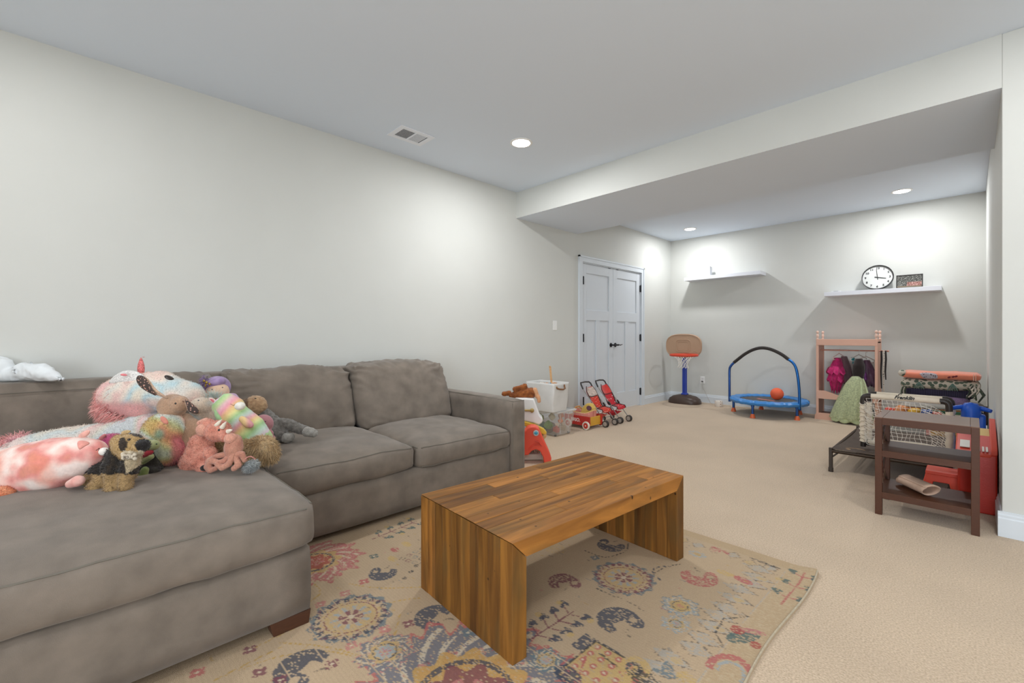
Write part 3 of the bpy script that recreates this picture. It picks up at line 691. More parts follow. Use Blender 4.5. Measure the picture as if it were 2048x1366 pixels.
# back cushions: plump, leaning, wrinkled towards the corners
def lean(k):
    return lambda w, a: Vector((w.x - k*(a[2]+1)*.5 + .0, w.y, w.z + .008*math.sin(a[1]*5)*max(0, a[2])))
def rumple(o, seed, amp=.021):
    me = o.data; nr = [v.normal.copy() for v in me.vertices]; zs = [v.co.z for v in me.vertices]; ys = [v.co.y for v in me.vertices]; z0, z1, y0, y1 = min(zs), max(zs), min(ys), max(ys)
    for v, n_ in zip(me.vertices, nr):
        tz = (v.co.z-z0)/(z1-z0); ty = (v.co.y-y0)/(y1-y0); corner = max(0, 1-math.hypot(min(ty, 1-ty)*1.3, (1-tz)*1.1)*1.9) + .25*max(0, 1-math.hypot(min(ty, 1-ty), tz)*2.2)
        ph = (v.co.y*(1 if ty < .5 else -1)*26 + v.co.z*44 + noise.noise(v.co*6+Vector((seed, 0, 0)))*5)
        v.co += n_*(-abs(math.sin(ph))**.7*amp*1.6*corner)
        top = max(0, tz-.8)*5*math.sin(v.co.y*38+noise.noise(v.co*9)*6)*.004; v.co.z += top
    me.update()
for (ya, yb, za, zb, xs, ln_, sd) in ((.648, 1.440, .41, .862, -3.08, .17, 21), (1.448, 2.252, .40, .875, -3.03, .18, 22), (.16, .655, .47, .85, -3.14, .16, 23)):
    o = soft('back_cushion', (-3.31, ya, za), (xs, yb, zb), sofa, r=.055, n=(8, 52, 40), puff=(.045, .012, .010), wr=.012, seed=sd, sag=lean(ln_), wscale=4); rumple(o, sd)
# feet
for (x, y) in ((CXF-.012, .555), (CXF-.012, -.5), (SXF-.02, 2.30), (-3.4, 2.3), (-3.4, -.5)):
    mb = MB(); mb.prism([(-.07, .05), (.07, .05), (.062, 0), (-.058, 0)], 'x', -.03, .03, Matrix.Translation((x-.03, y, .0085 if x > -3 else 0.0)))
    build(mb, 'foot', M('#4a2a18', 'wood'), sofa, smooth=False, bev=.002)
# ------------------------------------------------------------------ soft toys heaped on the chaise
GRP = 'soft toys heaped on the sofa chaise'
def toy(name, label, u, v, d, cat='soft toy', group=GRP):
    P = Plush(u, v, d); t = thing(name, label, cat, P.P(u, v), 0, group); return P, t
def nz(p, s, o=0): return noise.noise(Vector(p) * s + Vector((o, o*1.7, -o)))
def ramp(t, cols):
    t = max(0, min(.9999, t)) * (len(cols)-1); i = int(t); return mixc(cols[i], cols[i+1], t-i)
L_ = lambda *h: [lin(x) for x in h]
PASTEL = L_('#f0a9ad', '#f3d5c8', '#efe3cd', '#bcd6dc', '#e9ded6', '#f0b4b4', '#d7dfd0', '#c3d8e2')
def flap(P, root, name, pts, mat_, th=.004, label=None, parent=None):
    """a stitched flat piece (ear, collar) : outline in photo positions, given real thickness"""
    vs = [P.P(*q) for q in pts]; c = sum(vs, Vector())/len(vs); mb = MB()
    n_ = len(vs); N_ = Vector()
    for i in range(n_): N_ += (vs[i]-c).cross(vs[(i+1) % n_]-c)
    N_.normalize(); V = [c+N_*th*1.6, c-N_*th*1.6] + [v+N_*th*.5 for v in vs] + [v-N_*th*.5 for v in vs]; F = []
    for i in range(n_):
        j = (i+1) % n_; F += [(0, 2+i, 2+j), (1, 2+n_+j, 2+n_+i), (2+i, 2+n_+i, 2+n_+j, 2+j)]
    mb.add(V, F); return build(mb, name, mat_, parent or root, sub=1, angle=180, label=label)

def strands(name, root_pts, dirfn, n, ln, wd, cols, parent, mat_=None):
    """shaggy locks: many thin curved blades rooted along a band"""
    mb = MB(); cc = []
    for i in range(n):
        p, r = root_pts(i); d = dirfn(p, i); L0 = ln*random.uniform(.6, 1.2); side = d.cross(Vector((random.gauss(0,1), random.gauss(0,1), random.gauss(0,1)))).normalized()
        c = cols[random.randrange(len(cols))]; pts = []; q = p.copy(); dd = d.copy()
        V = []
        for k in range(4):
            w = wd*(1-k/3.2); V += [q-side*w, q+side*w]; q = q+dd*L0/3; dd = (dd+Vector((random.gauss(0,.12), random.gauss(0,.12), -.22))).normalized()
        mb.add(V, [(0,1,3,2), (2,3,5,4), (4,5,7,6)]); cc += [c]*8
    o = build(mb, name, mat_ or FUR_A, parent, angle=180)
    at = o.data.color_attributes.new('Col', 'FLOAT_COLOR', 'POINT'); at.data.foreach_set('color', [x for c in cc for x in (*c, 1)])
    o['kind'] = 'stuff'; return o

# --- big pastel unicorn lying along the back
P, t = toy('unicorn_plush', 'big pastel tie-dye unicorn plush lying along the sofa back', 250, 860, 2.25)
mb = MB()
P.chain(mb, [(330, 862, -25, 42), (300, 866, -15, 44), (220, 885, 0, 42), (130, 894, 20, 39), (60, 908, 40, 38), (0, 925, 55, 36)])
P.chain(mb, [(352, 880, 0, 20), (300, 905, 20, 18)])
def ucol(p):
    u, v, c = P.inv(p); t_ = .5 + nz(p, 4.2, 3)*.9 + nz(p, 11, 1)*.3; col = ramp(t_, PASTEL); col = mixc(col, lin('#ece2d8'), .45)
    col = mixc(col, lin('#a9c6d6'), .55*sm(40, 0, math.hypot(u-320, v-835))); return col
body = grow('body', mb, t, FUR_A, .008, 5, ucol, (9000, .013, .0009, .3))
mb = MB()
P.chain(mb, [(238, 792, -30, 38), (275, 788, -25, 43), (318, 782, -22, 42), (350, 788, -18, 33), (378, 792, -14, 29)]); P.chain(mb, [(240, 800, -30, 32), (290, 812, -20, 30)])
def hcol(p):
    u, v, c = P.inv(p); col = ramp(.5+nz(p, 5, 8)*.8+nz(p, 14, 2)*.25, L_('#f2d7c9', '#efe6d4', '#c0d9de', '#efe1d3', '#f0bdb9', '#efe6cc'))
    col = mixc(col, lin('#f2b0ad'), sm(795, 815, v)*sm(330, 270, u)*.95); col = mixc(col, lin('#efd8c6'), .6*sm(770, 745, v)); return col
head = grow('head', mb, t, FUR_A, .008, 5, hcol, (7000, .009, .0008, .1))
# mane and tail
def band(pts, rad):
    def f(i):
        k = random.uniform(0, len(pts)-1.001); a = pts[int(k)]; b = pts[int(k)+1]; s_ = k-int(k)
        return P.P(a[0]+(b[0]-a[0])*s_+random.gauss(0, rad), a[1]+(b[1]-a[1])*s_+random.gauss(0, rad), a[2]+random.gauss(0, 6)+4), s_
    return f
mcol = L_('#f6b6af', '#f2a6a1', '#f7c6be', '#ee9b98')
mb = MB(); P.chain(mb, [(236, 776, -25, 10), (216, 795, -20, 20), (212, 818, -15, 19), (216, 834, -10, 10)]); grow('mane', mb, t, FUR_A, .007, 3, lambda p: mixc(mcol[0], mcol[1], .5+nz(p, 30)), (1500, .03, .0012, .5))
strands('mane_hair', band([(238, 772, -12), (212, 800, -8), (212, 832, -2), (250, 836, 2)], 4), lambda p, i: (-P.R*random.uniform(.3, 1) - Vector((0,0,random.uniform(.1, .7))) + P.T*random.uniform(-.2, .5)).normalized(), 900, .052, .0014, mcol, t)
mb = MB(); P.chain(mb, [(40, 885, 45, 16), (18, 900, 50, 24), (0, 925, 55, 30), (-30, 940, 60, 26)]); grow('tail', mb, t, FUR_A, .008, 3, lambda p: ramp(.5+nz(p, 12)*.8, L_('#f6b9b2', '#f3a9a5', '#efb2b4', '#d09aac')), (2600, .036, .0014, .4))
# ears, horn, eye
flap(P, t, 'ear', [(212, 768, -6), (225, 752, -4), (245, 740, -2), (268, 739, -2), (288, 748, -2), (296, 760, 2), (280, 765, 4), (250, 766, 3), (225, 768, 0)], M('#e9e6e2', 'fur'), .014)
flap(P, t, 'inner_ear', [(236, 750, 12), (247, 745, 12), (259, 751, 12), (248, 753, 14)], M('#e8868a', 'cloth'), .004)
mb = MB(); Mh = Matrix.Rotation(0, 3, 'X'); mb.lathe([(.001, .078), (.007, .066), (.0135, .04), (.0155, .02), (.014, 0), (.008, -.02)], P.P(282, 745, -25), 12)
build(mb, 'horn', mat('sequin_pink', '#e27a78', .3, metal=.35, nscale=180, namt=.5, bump=.8, bscale=300), t)
strands('horn_tassel', lambda i: (P.P(287, 715, -25), 0), lambda p, i: Vector((random.gauss(0, .7), random.gauss(0, .7), random.gauss(.5, .5))).normalized(), 9, .016, .0005, L_('#d8756f'), t)
e_ = button('eye', head, t, 339, 756, (.027, .0145), '#2d221c', 'plastic', .4, 14)
build(MB().ell(surf(head, 345, 752)[0]+P.T*.006, (.006, .004, .004)), 'white_dot', M('#f5f5f5', 'plastic'), e_); build(MB().ell(surf(head, 334, 759)[0]+P.T*.006, (.003, .002, .002)), 'white_dot', M('#f5f5f5', 'plastic'), e_)  # two small white dots set on the eye

# --- pink tie-dye pig cushion
P, t = toy('pig_plush', 'large pink tie-dye pig plush with white snout lying at left end of heap', 110, 930, 1.74)
mb = MB(); P.chain(mb, [(-50, 960, 0, 42), (0, 950, 0, 50), (55, 940, 0, 55), (105, 930, 0, 55), (150, 916, -4, 43), (182, 908, -6, 30)])
def pcol(p):
    u, v, c = P.inv(p); a = nz(p, 13, 4)+nz(p, 32, 2)*.5; col = ramp(.40+a*1.0, L_('#f5e2d9', '#f3d0c4', '#edb0a6', '#e08e86', '#de907c')); col = mixc(col, lin('#ea8a6c'), .45*sm(.1, .4, nz(p, 9, 20)))
    if v > 986+abs(u-70)*-.12+ (0 if u < 120 else -(u-120)*.45): col = lin('#efe4d6')
    return col
body = grow('body', mb, t, FUR_S, .008, 8, pcol)
mb = MB(); P.sph(mb, 208, 903, 2, (9, 8, 8)); sn = build(mb, 'snout', M('#efe8df', 'cloth'), t)
build(MB().ell(P.P(213, 899, 10), (.0022,)*3).ell(P.P(213, 907, 9), (.0022,)*3), 'nostril', M('#8d5b55', 'cloth'), sn)
build(MB().tube([P.P(192, 901, 24), P.P(195, 899, 24), P.P(199, 896, 22)], .0012, 6).tube([P.P(196, 902, 23), P.P(199, 897, 22)], .0009, 6), 'eye', M('#3a2a26', 'cloth'), t)
flap(P, t, 'ear', [(154, 874, 0), (160, 866, 6), (172, 860, 10), (181, 859, 10), (180, 868, 8), (172, 874, 6), (162, 877, 2)], M('#eeb0a2', 'cloth'), .006)
flap(P, t, 'ear', [(153, 881, 48), (165, 880, 47), (181, 884, 40), (180, 889, 42), (168, 893, 48), (158, 903, 53), (154, 892, 52)], M('#e89e92', 'cloth'), .005)
mb = MB(); P.chain(mb, [(140, 968, 34, 8), (156, 962, 36, 11), (160, 961, 36, 9)]); grow('arm', mb, t, FUR_S, .005, 3, lambda p: mixc(lin('#ecc0b4'), lin('#dc8d83'), .5+nz(p, 30)))
mb = MB(); P.chain(mb, [(28, 1003, 34, 5), (42, 998, 36, 9), (56, 993, 34, 7)]); grow('foot', mb, t, FUR_S, .005, 3, lambda p: mixc(lin('#efb79b'), lin('#e07d5e'), .5+nz(p, 22)))
mb = MB(); P.sph(mb, 5, 993, 52, (20, 20, 20)); grow('tail_pompom', mb, t, FUR_A, .006, 3, lambda p: mixc(lin('#d9744e'), lin('#e59a72'), .5+nz(p, 40)), (1600, .010, .0007, .2))

# --- shepherd puppy
P, t = toy('puppy_plush', 'black and tan shepherd puppy plush with bone tag sitting on chaise', 235, 925, 1.74)
mb = MB()
P.chain(mb, [(232, 935, 4, 26), (240, 912, 2, 24)]); P.chain(mb, [(205, 945, -6, 24), (185, 958, -14, 20), (160, 972, -24, 12)]); P.chain(mb, [(262, 922, 12, 17), (262, 944, 10, 13)])
P.chain(mb, [(222, 945, 18, 13), (222, 965, 20, 12.5), (224, 977, 22, 13)]); P.chain(mb, [(252, 942, 16, 13), (251, 962, 18, 12), (251, 972, 20, 13)])
P.chain(mb, [(206, 960, 8, 15), (190, 974, 14, 15), (184, 981, 16, 12)])
TAN, DRK, CRM = lin('#a98a5e'), lin('#241d19'), lin('#cbb898')
def dcol(p):
    u, v, c = P.inv(p); n_ = nz(p, 35)*5; col = DRK
    if v+n_ > 948 and c > 2: col = TAN
    if u+n_ > 250 and v < 938+(268-u)*.6: col = CRM
    if u < 205 and v+n_ > 960 and c > 2: col = TAN
    return mixc(col, lin('#6b5638'), max(0, .35*nz(p, 60)))
grow('body', mb, t, FUR_A, .006, 3, dcol, (8000, .010, .0009, .3))
mb = MB(); P.sph(mb, 256, 890, 8, (28, 22, 24), 12); P.sph(mb, 262, 906, 16, (22, 13, 18), 8); P.sph(mb, 282, 892, 30, (16, 12, 14), 10); P.sph(mb, 240, 884, 6, (16, 15, 16))
def fcol(p):
    u, v, c = P.inv(p); n_ = nz(p, 60)*2.5; col = lin('#bd9c69')
    if (u-246)**2/90+(v-889)**2/200 < 1+n_*.15 or (v < 870+n_ + (u-262)*.25 and u > 248): col = lin('#3b2f25')
    if math.hypot(u-257, v-878) < 5.5: col = TAN
    if ((u-287)/17)**2+((v-891)/12.5)**2 < 1.06: col = lin('#1b1513')
    if v > 902+n_ + (280-u)*-.02 and u > 246: col = lin('#d8c9ae')
    return col
hd = grow('head', mb, t, FUR_A, .005, 2, fcol, (4200, .008, .0007, .2))
flap(P, t, 'ear', [(240, 868, 0), (245, 861, 2), (256, 859, 4), (264, 862, 4), (258, 867, 6), (247, 871, 4)], M('#c4a473', 'fur'), .006)
flap(P, t, 'ear', [(237, 880, 14), (233, 892, 16), (234, 903, 18), (241, 904, 20), (246, 897, 20), (245, 884, 18)], M('#2c2420', 'fur'), .006)
e_ = button('eye', hd, t, 277, 868, .007, '#20150e'); e_ = button('eye', hd, t, 258, 879, .0055, '#2a1c10', deg=0)
button('nose', hd, t, 297, 883, (.010, .007), '#0e0c0b')
b_ = MB(); P_ = P; b_.tube([P.P(246, 911, 38), P.P(256, 914, 40), P.P(268, 913, 38)], [.008, .005, .008], 8).ell(P.P(246, 908, 38), .007).ell(P.P(247, 916, 38), .007).ell(P.P(270, 909, 38), .007).ell(P.P(270, 917, 38), .007).ell(P.P(258, 913, 38), (.016, .012, .010))
tagm = build(b_, 'bone_tag', M('#cfc2ad', 'cloth'), t)
m4 = Matrix.Translation(P.P(258, 912.5, 38)+P.T*.0135) @ Matrix((P.R, P.Z, P.T)).transposed().to_4x4()
text_obj('XO', .013, m4, M('#6a5f54', 'cloth'), 'lettering', tagm, bold=.0003)

# --- plushes half hidden behind puppy
P, t = toy('magenta_plush', 'magenta furry plush with pink ear half hidden behind the puppy', 222, 888, 2.02)
mb = MB(); P.sph(mb, 224, 900, 0, (30, 28, 26)); P.sph(mb, 222, 885, 4, (22, 18, 20))
grow('body', mb, t, FUR_A, .007, 4, lambda p: mixc(lin('#b84a78'), lin('#d2668c'), .5+nz(p, 25)), (2600, .011, .0008, .2))
flap(P, t, 'ear', [(195, 884, 16), (198, 876, 18), (206, 868, 18), (213, 866, 18), (212, 873, 18), (204, 882, 20), (197, 888, 20)], M('#cf7f80', 'cloth'), .007)
P, t = toy('crocodile_plush', 'green and black plush with pale snout and open red mouth behind puppy', 292, 920, 1.92)
mb = MB(); P.chain(mb, [(292, 938, -6, 30), (288, 915, -6, 24)]); P.chain(mb, [(300, 950, 6, 20), (268, 948, 6, 18)])
grow('body', mb, t, FUR_A, .007, 3, lambda p: mixc(lin('#241f1e'), lin('#3c3a30'), .5+nz(p, 30)), (2400, .010, .0007, .2))
mb = MB(); P.chain(mb, [(284, 893, 6, 15), (300, 891, 16, 12), (309, 890, 20, 10)]); P.chain(mb, [(285, 922, 14, 8), (302, 913, 22, 6)]); hd = grow('head', mb, t, FUR_S, .005, 3, lambda p: mixc(lin('#a9aa7d'), lin('#8e9a66'), .5+nz(p, 30)))
mb = MB(); P.chain(mb, [(284, 910, 16, 9), (296, 907, 22, 7), (303, 904, 24, 4)]); grow('mouth', mb, t, FUR_S, .004, 2, lambda p: lin('#a8303c'))
mb = MB(); P.chain(mb, [(268, 958, 20, 12), (284, 952, 24, 10), (290, 940, 24, 7)]); grow('foot', mb, t, FUR_S, .005, 3, lambda p: mixc(lin('#8f9a5e'), lin('#6e7d46'), .5+nz(p, 30)))
button('nostril', hd, t, 313, 888, .003, '#2a2a20')

# --- rainbow ball plush
P, t = toy('hamster_plush', 'round rainbow tie-dye furry plush with one pink ear below the bunny', 330, 862, 2.02)
mb = MB(); P.sph(mb, 331, 863, 0, (40, 38, 38)); P.sph(mb, 336, 898, 2, (42, 34, 38))
def rcol(p):
    u, v, c = P.inv(p); t_ = .5+nz(p, 9, 6)*1.1; col = ramp(t_, L_('#dc8a7e', '#dba978', '#c9c793', '#cfd9d0', '#e6d3c0', '#e2a08c'))
    col = mixc(col, lin('#7fae94'), .8*sm(16, 4, math.hypot(u-318, v-868))); col = mixc(col, lin('#d0707a'), .8*sm(860, 880, v)*sm(335, 350, u)); col = mixc(col, lin('#bfae5e'), .6*sm(24, 8, math.hypot(u-303, v-850))); return col
grow('body', mb, t, FUR_A, .007, 4, rcol, (6000, .012, .0009, .3))
flap(P, t, 'ear', [(319, 836, 36), (322, 831, 37), (330, 833, 37), (337, 841, 36), (338, 850, 37), (331, 849, 39), (322, 844, 39)], M('#dd8f7c', 'cloth'), .006)

# --- floppy-eared bunny
P, t = toy('bunny_plush', 'tan bunny plush with long dark floral-lined ears leaning on unicorn', 352, 840, 2.06)
mb = MB(); P.chain(mb, [(366, 845, -8, 20), (374, 866, -4, 30), (380, 890, -2, 32)]); P.chain(mb, [(385, 850, 0, 14), (412, 870, 0, 12)]); grow('body', mb, t, FUR_A, .006, 4, lambda p: mixc(lin('#b39075'), lin('#a07f66'), .5+nz(p, 25)), (1500, .005, .0005, .2))
mb = MB(); P.sph(mb, 345, 813, 4, (26, 25, 25), 0); P.sph(mb, 358, 808, 12, (18, 17, 17)); hd = grow('head', mb, t, FUR_A, .005, 4, lambda p: mixc(lin('#c09c80'), lin('#ac8a70'), .5+nz(p, 25)), (1300, .004, .0004, .1))
button('eye', hd, t, 351, 807, .0045, '#1c1512'); button('nose', hd, t, 367, 803, (.006, .004), '#8c6a58', 'cloth')
def floral(base, cols, scale=70, name='floral', thr=.26):
    m = mat(name, base, .9, bump=.2, bscale=300); nt = m.node_tree; N = nt.nodes; L = nt.links
    tc = N.new('ShaderNodeTexCoord'); vo = N.new('ShaderNodeTexVoronoi'); vo.inputs['Scale'].default_value = scale; L.new(tc.outputs['Object'], vo.inputs['Vector'])
    r = N.new('ShaderNodeMapRange'); r.inputs[1].default_value = thr; r.inputs[2].default_value = thr+.06; r.inputs[3].default_value = 1; r.inputs[4].default_value = 0; L.new(vo.outputs['Distance'], r.inputs[0])
    cr = N.new('ShaderNodeValToRGB'); cr.color_ramp.interpolation = 'CONSTANT'; e = cr.color_ramp.elements
    sep = N.new('ShaderNodeSeparateColor'); L.new(vo.outputs['Color'], sep.inputs[0]); L.new(sep.outputs[0], cr.inputs[0])
    e[0].color = (*lin(cols[0]), 1)
    for i, c in enumerate(cols[1:]): k = e[1] if i == 0 else e.new(0); k.position = (i+1)/len(cols); k.color = (*lin(c), 1)
    mx = N.new('ShaderNodeMix'); mx.data_type = 'RGBA'; L.new(r.outputs[0], mx.inputs[0]); mx.inputs[6].default_value = (*lin(base), 1); L.new(cr.outputs[0], mx.inputs[7]); L.new(mx.outputs[2], N['Principled BSDF'].inputs['Base Color']); return m
M_EAR = floral('#463a36', ['#c99a88', '#d8c8b4', '#463a36', '#b88a7a', '#463a36'], 95, 'ear_floral')
flap(P, t, 'ear', [(340, 800, 30), (320, 793, 30), (297, 785, 28), (283, 776, 26), (274, 762, 24), (278, 751, 24), (290, 750, 26), (302, 764, 28), (308, 775, 32), (322, 788, 34), (336, 796, 34)], M('#cdab90', 'fur'), .006)
flap(P, t, 'ear_lining', [(316, 795, 33), (296, 785, 33), (281, 776, 31), (272, 765, 29), (271, 753, 29), (278, 749, 29), (288, 751, 31), (297, 763, 33), (302, 775, 36), (312, 789, 36)], M_EAR, .004)
flap(P, t, 'ear', [(362, 790, 24), (372, 798, 24), (388, 808, 22), (400, 820, 20), (401, 827, 20), (392, 829, 22), (377, 826, 26), (372, 815, 28), (368, 800, 28)], M('#b8957c', 'fur'), .006)
flap(P, t, 'ear_lining', [(366, 795, 29), (376, 801, 28), (390, 811, 26), (400, 822, 24), (398, 828, 24), (388, 828, 27), (374, 823, 31), (375, 813, 31)], M_EAR, .004)

# --- pale plush with pink ear, between bunny and striped plush
P, t = toy('llama_plush', 'cream and pale blue furry plush with pink ear beside purple-haired doll', 408, 820, 2.25)
mb = MB(); P.sph(mb, 404, 814, 0, (24, 20, 22)); P.chain(mb, [(412, 835, -6, 26), (425, 860, -8, 28), (430, 880, -8, 26)]); P.chain(mb, [(385, 842, 4, 12), (410, 850, 8, 12)])
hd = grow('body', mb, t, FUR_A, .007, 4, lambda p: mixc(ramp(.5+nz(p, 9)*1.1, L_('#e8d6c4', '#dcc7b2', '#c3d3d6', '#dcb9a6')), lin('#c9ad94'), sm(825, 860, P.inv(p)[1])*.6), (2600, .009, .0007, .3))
button('eye', hd, t, 397, 801, .004, '#3a4a58')
flap(P, t, 'ear', [(414, 797, 26), (420, 793, 27), (430, 797, 27), (435, 805, 27), (433, 811, 28), (424, 806, 29)], M('#e9cfc4', 'fur'), .006); flap(P, t, 'inner_ear', [(418, 797, 31), (424, 797, 31), (430, 803, 31), (431, 808, 32), (423, 803, 32)], M('#d66f78', 'cloth'), .003)
strands('forelock', lambda i: (P.P(428+random.gauss(0, 7), 796, -2), 0), lambda p, i: Vector((random.gauss(0, .4), random.gauss(0, .4), 1)).normalized(), 260, .045, .0011, L_('#c9d9d4', '#dfe2cf', '#e7e6df', '#b9cfcf'), t)

# --- rag doll
P, t = toy('rag_doll', 'rag doll with purple hair and gold bow behind the unicorn nose', 432, 780, 2.44, 'doll')
mb = MB(); P.sph(mb, 435, 784, 4, (22, 20, 18)); fc = grow('head', mb, t, FUR_S, .005, 3, lambda p: lin('#e2c0a4'))
mb = MB(); P.sph(mb, 433, 776, -6, (27, 24, 22), 20); P.sph(mb, 431, 766, 6, (20, 10, 14), 18); grow('hair', mb, t, FUR_S, .006, 3, lambda p: mixc(lin('#aa92b8'), lin('#957ba8'), .5+nz(p, 40)))
strands('pigtail', lambda i: (P.P(408+random.gauss(0, 4), 768+random.gauss(0, 8), 10+random.gauss(0, 4)), 0), lambda p, i: Vector((random.gauss(0, .5), random.gauss(0, .5), random.uniform(-1, .3))).normalized(), 240, .034, .0016, L_('#8f74a3', '#6e5c78', '#a58bb8'), t)
mb = MB(); mb.ell(P.P(413, 765, 24), (.012, .006, .009)); mb.ell(P.P(408, 762, 24), (.010, .005, .007)).ell(P.P(419, 768, 24), (.010, .005, .007)).ell(P.P(411, 771, 24), (.006, .004, .008)); build(mb, 'bow', M('#b59a4a', 'metal'), t)
button('eye', fc, t, 424, 779, .0035, '#4a3a4a'); button('eye', fc, t, 445, 775, .0035, '#4a3a4a'); button('cheek', fc, t, 419, 786, .006, '#dd8f80', 'cloth', .2)
mb = MB(); P.chain(mb, [(436, 815, 0, 18), (440, 850, 0, 22)]); P.chain(mb, [(452, 795, 2, 9), (466, 795, 4, 9), (474, 802, 6, 7)]); grow('dress', mb, t, FUR_S, .006, 2, lambda p: mixc(lin('#b093b8'), lin('#c9a9bb'), .5+.5*math.sin((P.inv(p)[0]+P.inv(p)[1])*1.2)))
mb = MB(); mb.ell(P.P(477, 806, 6), .014); build(mb, 'hand', M('#e2c0a4', 'cloth'), t)

# --- rainbow striped long plush with white muzzle
P, t = toy('striped_plush', 'pastel rainbow striped long plush with white muzzle and closed eyes', 485, 840, 2.2)
mb = MB(); P.chain(mb, [(447, 814, 2, 21), (470, 832, 4, 27), (500, 858, 4, 29), (517, 880, 0, 27)]); P.chain(mb, [(455, 802, 2, 16), (470, 812, 4, 18)])
def scol(p):
    u, v, c = P.inv(p); s_ = ((u-430)*.62+(v-795)*.78); t_ = (s_/118*1.0+nz(p, 8)*.09) % 1
    return ramp(t_*1.0, L_('#a5cd8f', '#c2d39b', '#e0b4b8', '#e59aa5', '#e9bd88', '#e8dc97', '#a9cf95', '#c7d3c9', '#e3a3ac', '#ecc68a', '#d9dd9a', '#a3cc8e', '#c3dccb', '#dcc0cf'))
bd = grow('body', mb, t, FUR_S, .007, 6, scol)
mb = MB(); P.sph(mb, 480, 812, 24, (10, 8, 8), 10); build(mb, 'muzzle', M('#e8e4d9', 'cloth'), t)
a_ = surf(bd, 461, 808)[0]; b2 = surf(bd, 467, 811)[0]; c2 = surf(bd, 472, 808)[0]; build(MB().tube([a_, b2, c2], .0012, 6), 'eye', M('#4a3b44', 'cloth'), t)
flap(P, t, 'ear', [(436, 822, 20), (428, 815, 22), (427, 826, 24), (433, 842, 26), (444, 850, 28), (447, 838, 28)], M('#a3c490', 'cloth'), .007)
mb = MB(); P.chain(mb, [(484, 838, 32, 6), (495, 847, 34, 8), (501, 850, 33, 6)]); grow('arm', mb, t, FUR_S, .004, 2, lambda p: mixc(lin('#e5c58c'), lin('#dd9da0'), sm(488, 500, P.inv(p)[0])))
flap(P, t, 'tail', [(446, 872, 6), (452, 858, 10), (470, 868, 14), (486, 884, 14), (480, 892, 12), (462, 884, 10)], M('#d9a0aa', 'cloth'), .008)

# --- mauve seal
P, t = toy('mauve_plush', 'small mauve plush with embroidered smile against grey monkey', 530, 852, 2.36)
mb = MB(); P.sph(mb, 526, 848, 0, (20, 19, 17), 15); P.chain(mb, [(534, 864, 4, 7), (541, 866, 6, 6)]); P.chain(mb, [(541, 871, 6, 5), (546, 876, 6, 5)])
bd = grow('body', mb, t, FUR_S, .005, 3, lambda p: lin('#b27c82')); button('eye', bd, t, 531, 843, .003, '#3a2628'); build(MB().tube([surf(bd, 526, 852)[0], surf(bd, 529, 853)[0], surf(bd, 532, 850)[0]], .001, 5), 'smile', M('#5a3a3c', 'cloth'), t)

# --- coral triceratops
P, t = toy('triceratops_plush', 'coral red curly triceratops plush with white horns', 425, 895, 1.98)
mb = MB(); P.chain(mb, [(402, 890, -8, 24), (398, 915, -6, 28), (388, 925, -8, 26)]); P.chain(mb, [(420, 905, 6, 12), (424, 924, 10, 10)]); P.chain(mb, [(405, 935, 8, 13), (414, 948, 12, 8)]); P.chain(mb, [(376, 930, 4, 14), (376, 942, 8, 10)])
cc_ = lambda p: mixc(lin('#dc9782'), lin('#ca806c'), .5+nz(p, 45))
grow('body', mb, t, FUR_A, .006, 2, cc_, (4000, .008, .0010, .2), bumpy=.004)
mb = MB(); P.sph(mb, 436, 862, 8, (24, 21, 21), 15); P.sph(mb, 418, 851, 0, (18, 13, 14), -20); P.sph(mb, 452, 872, 16, (13, 12, 12)); hd = grow('head', mb, t, FUR_A, .006, 2, cc_, (2400, .007, .0010, .1), bumpy=.003)
mb = MB(); P.sph(mb, 461, 877, 22, (12, 11, 11)); grow('muzzle', mb, t, FUR_A, .005, 2, lambda p: lin('#d99c86'), (500, .004, .0005, .1))
mb = MB(); P.sph(mb, 405, 860, 10, (13, 13, 8)); grow('frill', mb, t, FUR_A, .005, 2, lambda p: lin('#dda28c'), (700, .005, .0006, .1)); mb = MB(); P.chain(mb, [(400, 846, 2, 6), (412, 842, 2, 7)]); grow('frill', mb, t, FUR_A, .005, 2, lambda p: lin('#dda28c'), (400, .005, .0006, .1))
for (a, b) in (((432, 852, 20), (444, 839, 24)), ((444, 855, 22), (453, 843, 26)), ((456, 863, 24), (465, 860, 28))):
    build(MB().tube([P.P(*a), P.P((a[0]+b[0])/2, (a[1]+b[1])/2-.5, a[2]+2), P.P(*b)], [.010, .007, .001], 10), 'horn', M('#e9ddcb', 'cloth'), t)
button('eye', hd, t, 438, 860, .005, '#1f1512'); mb = MB(); P.sph(mb, 409, 936, 18, (8, 6, 6)); build(mb, 'claw_pad', M('#2a2220', 'cloth'), t)

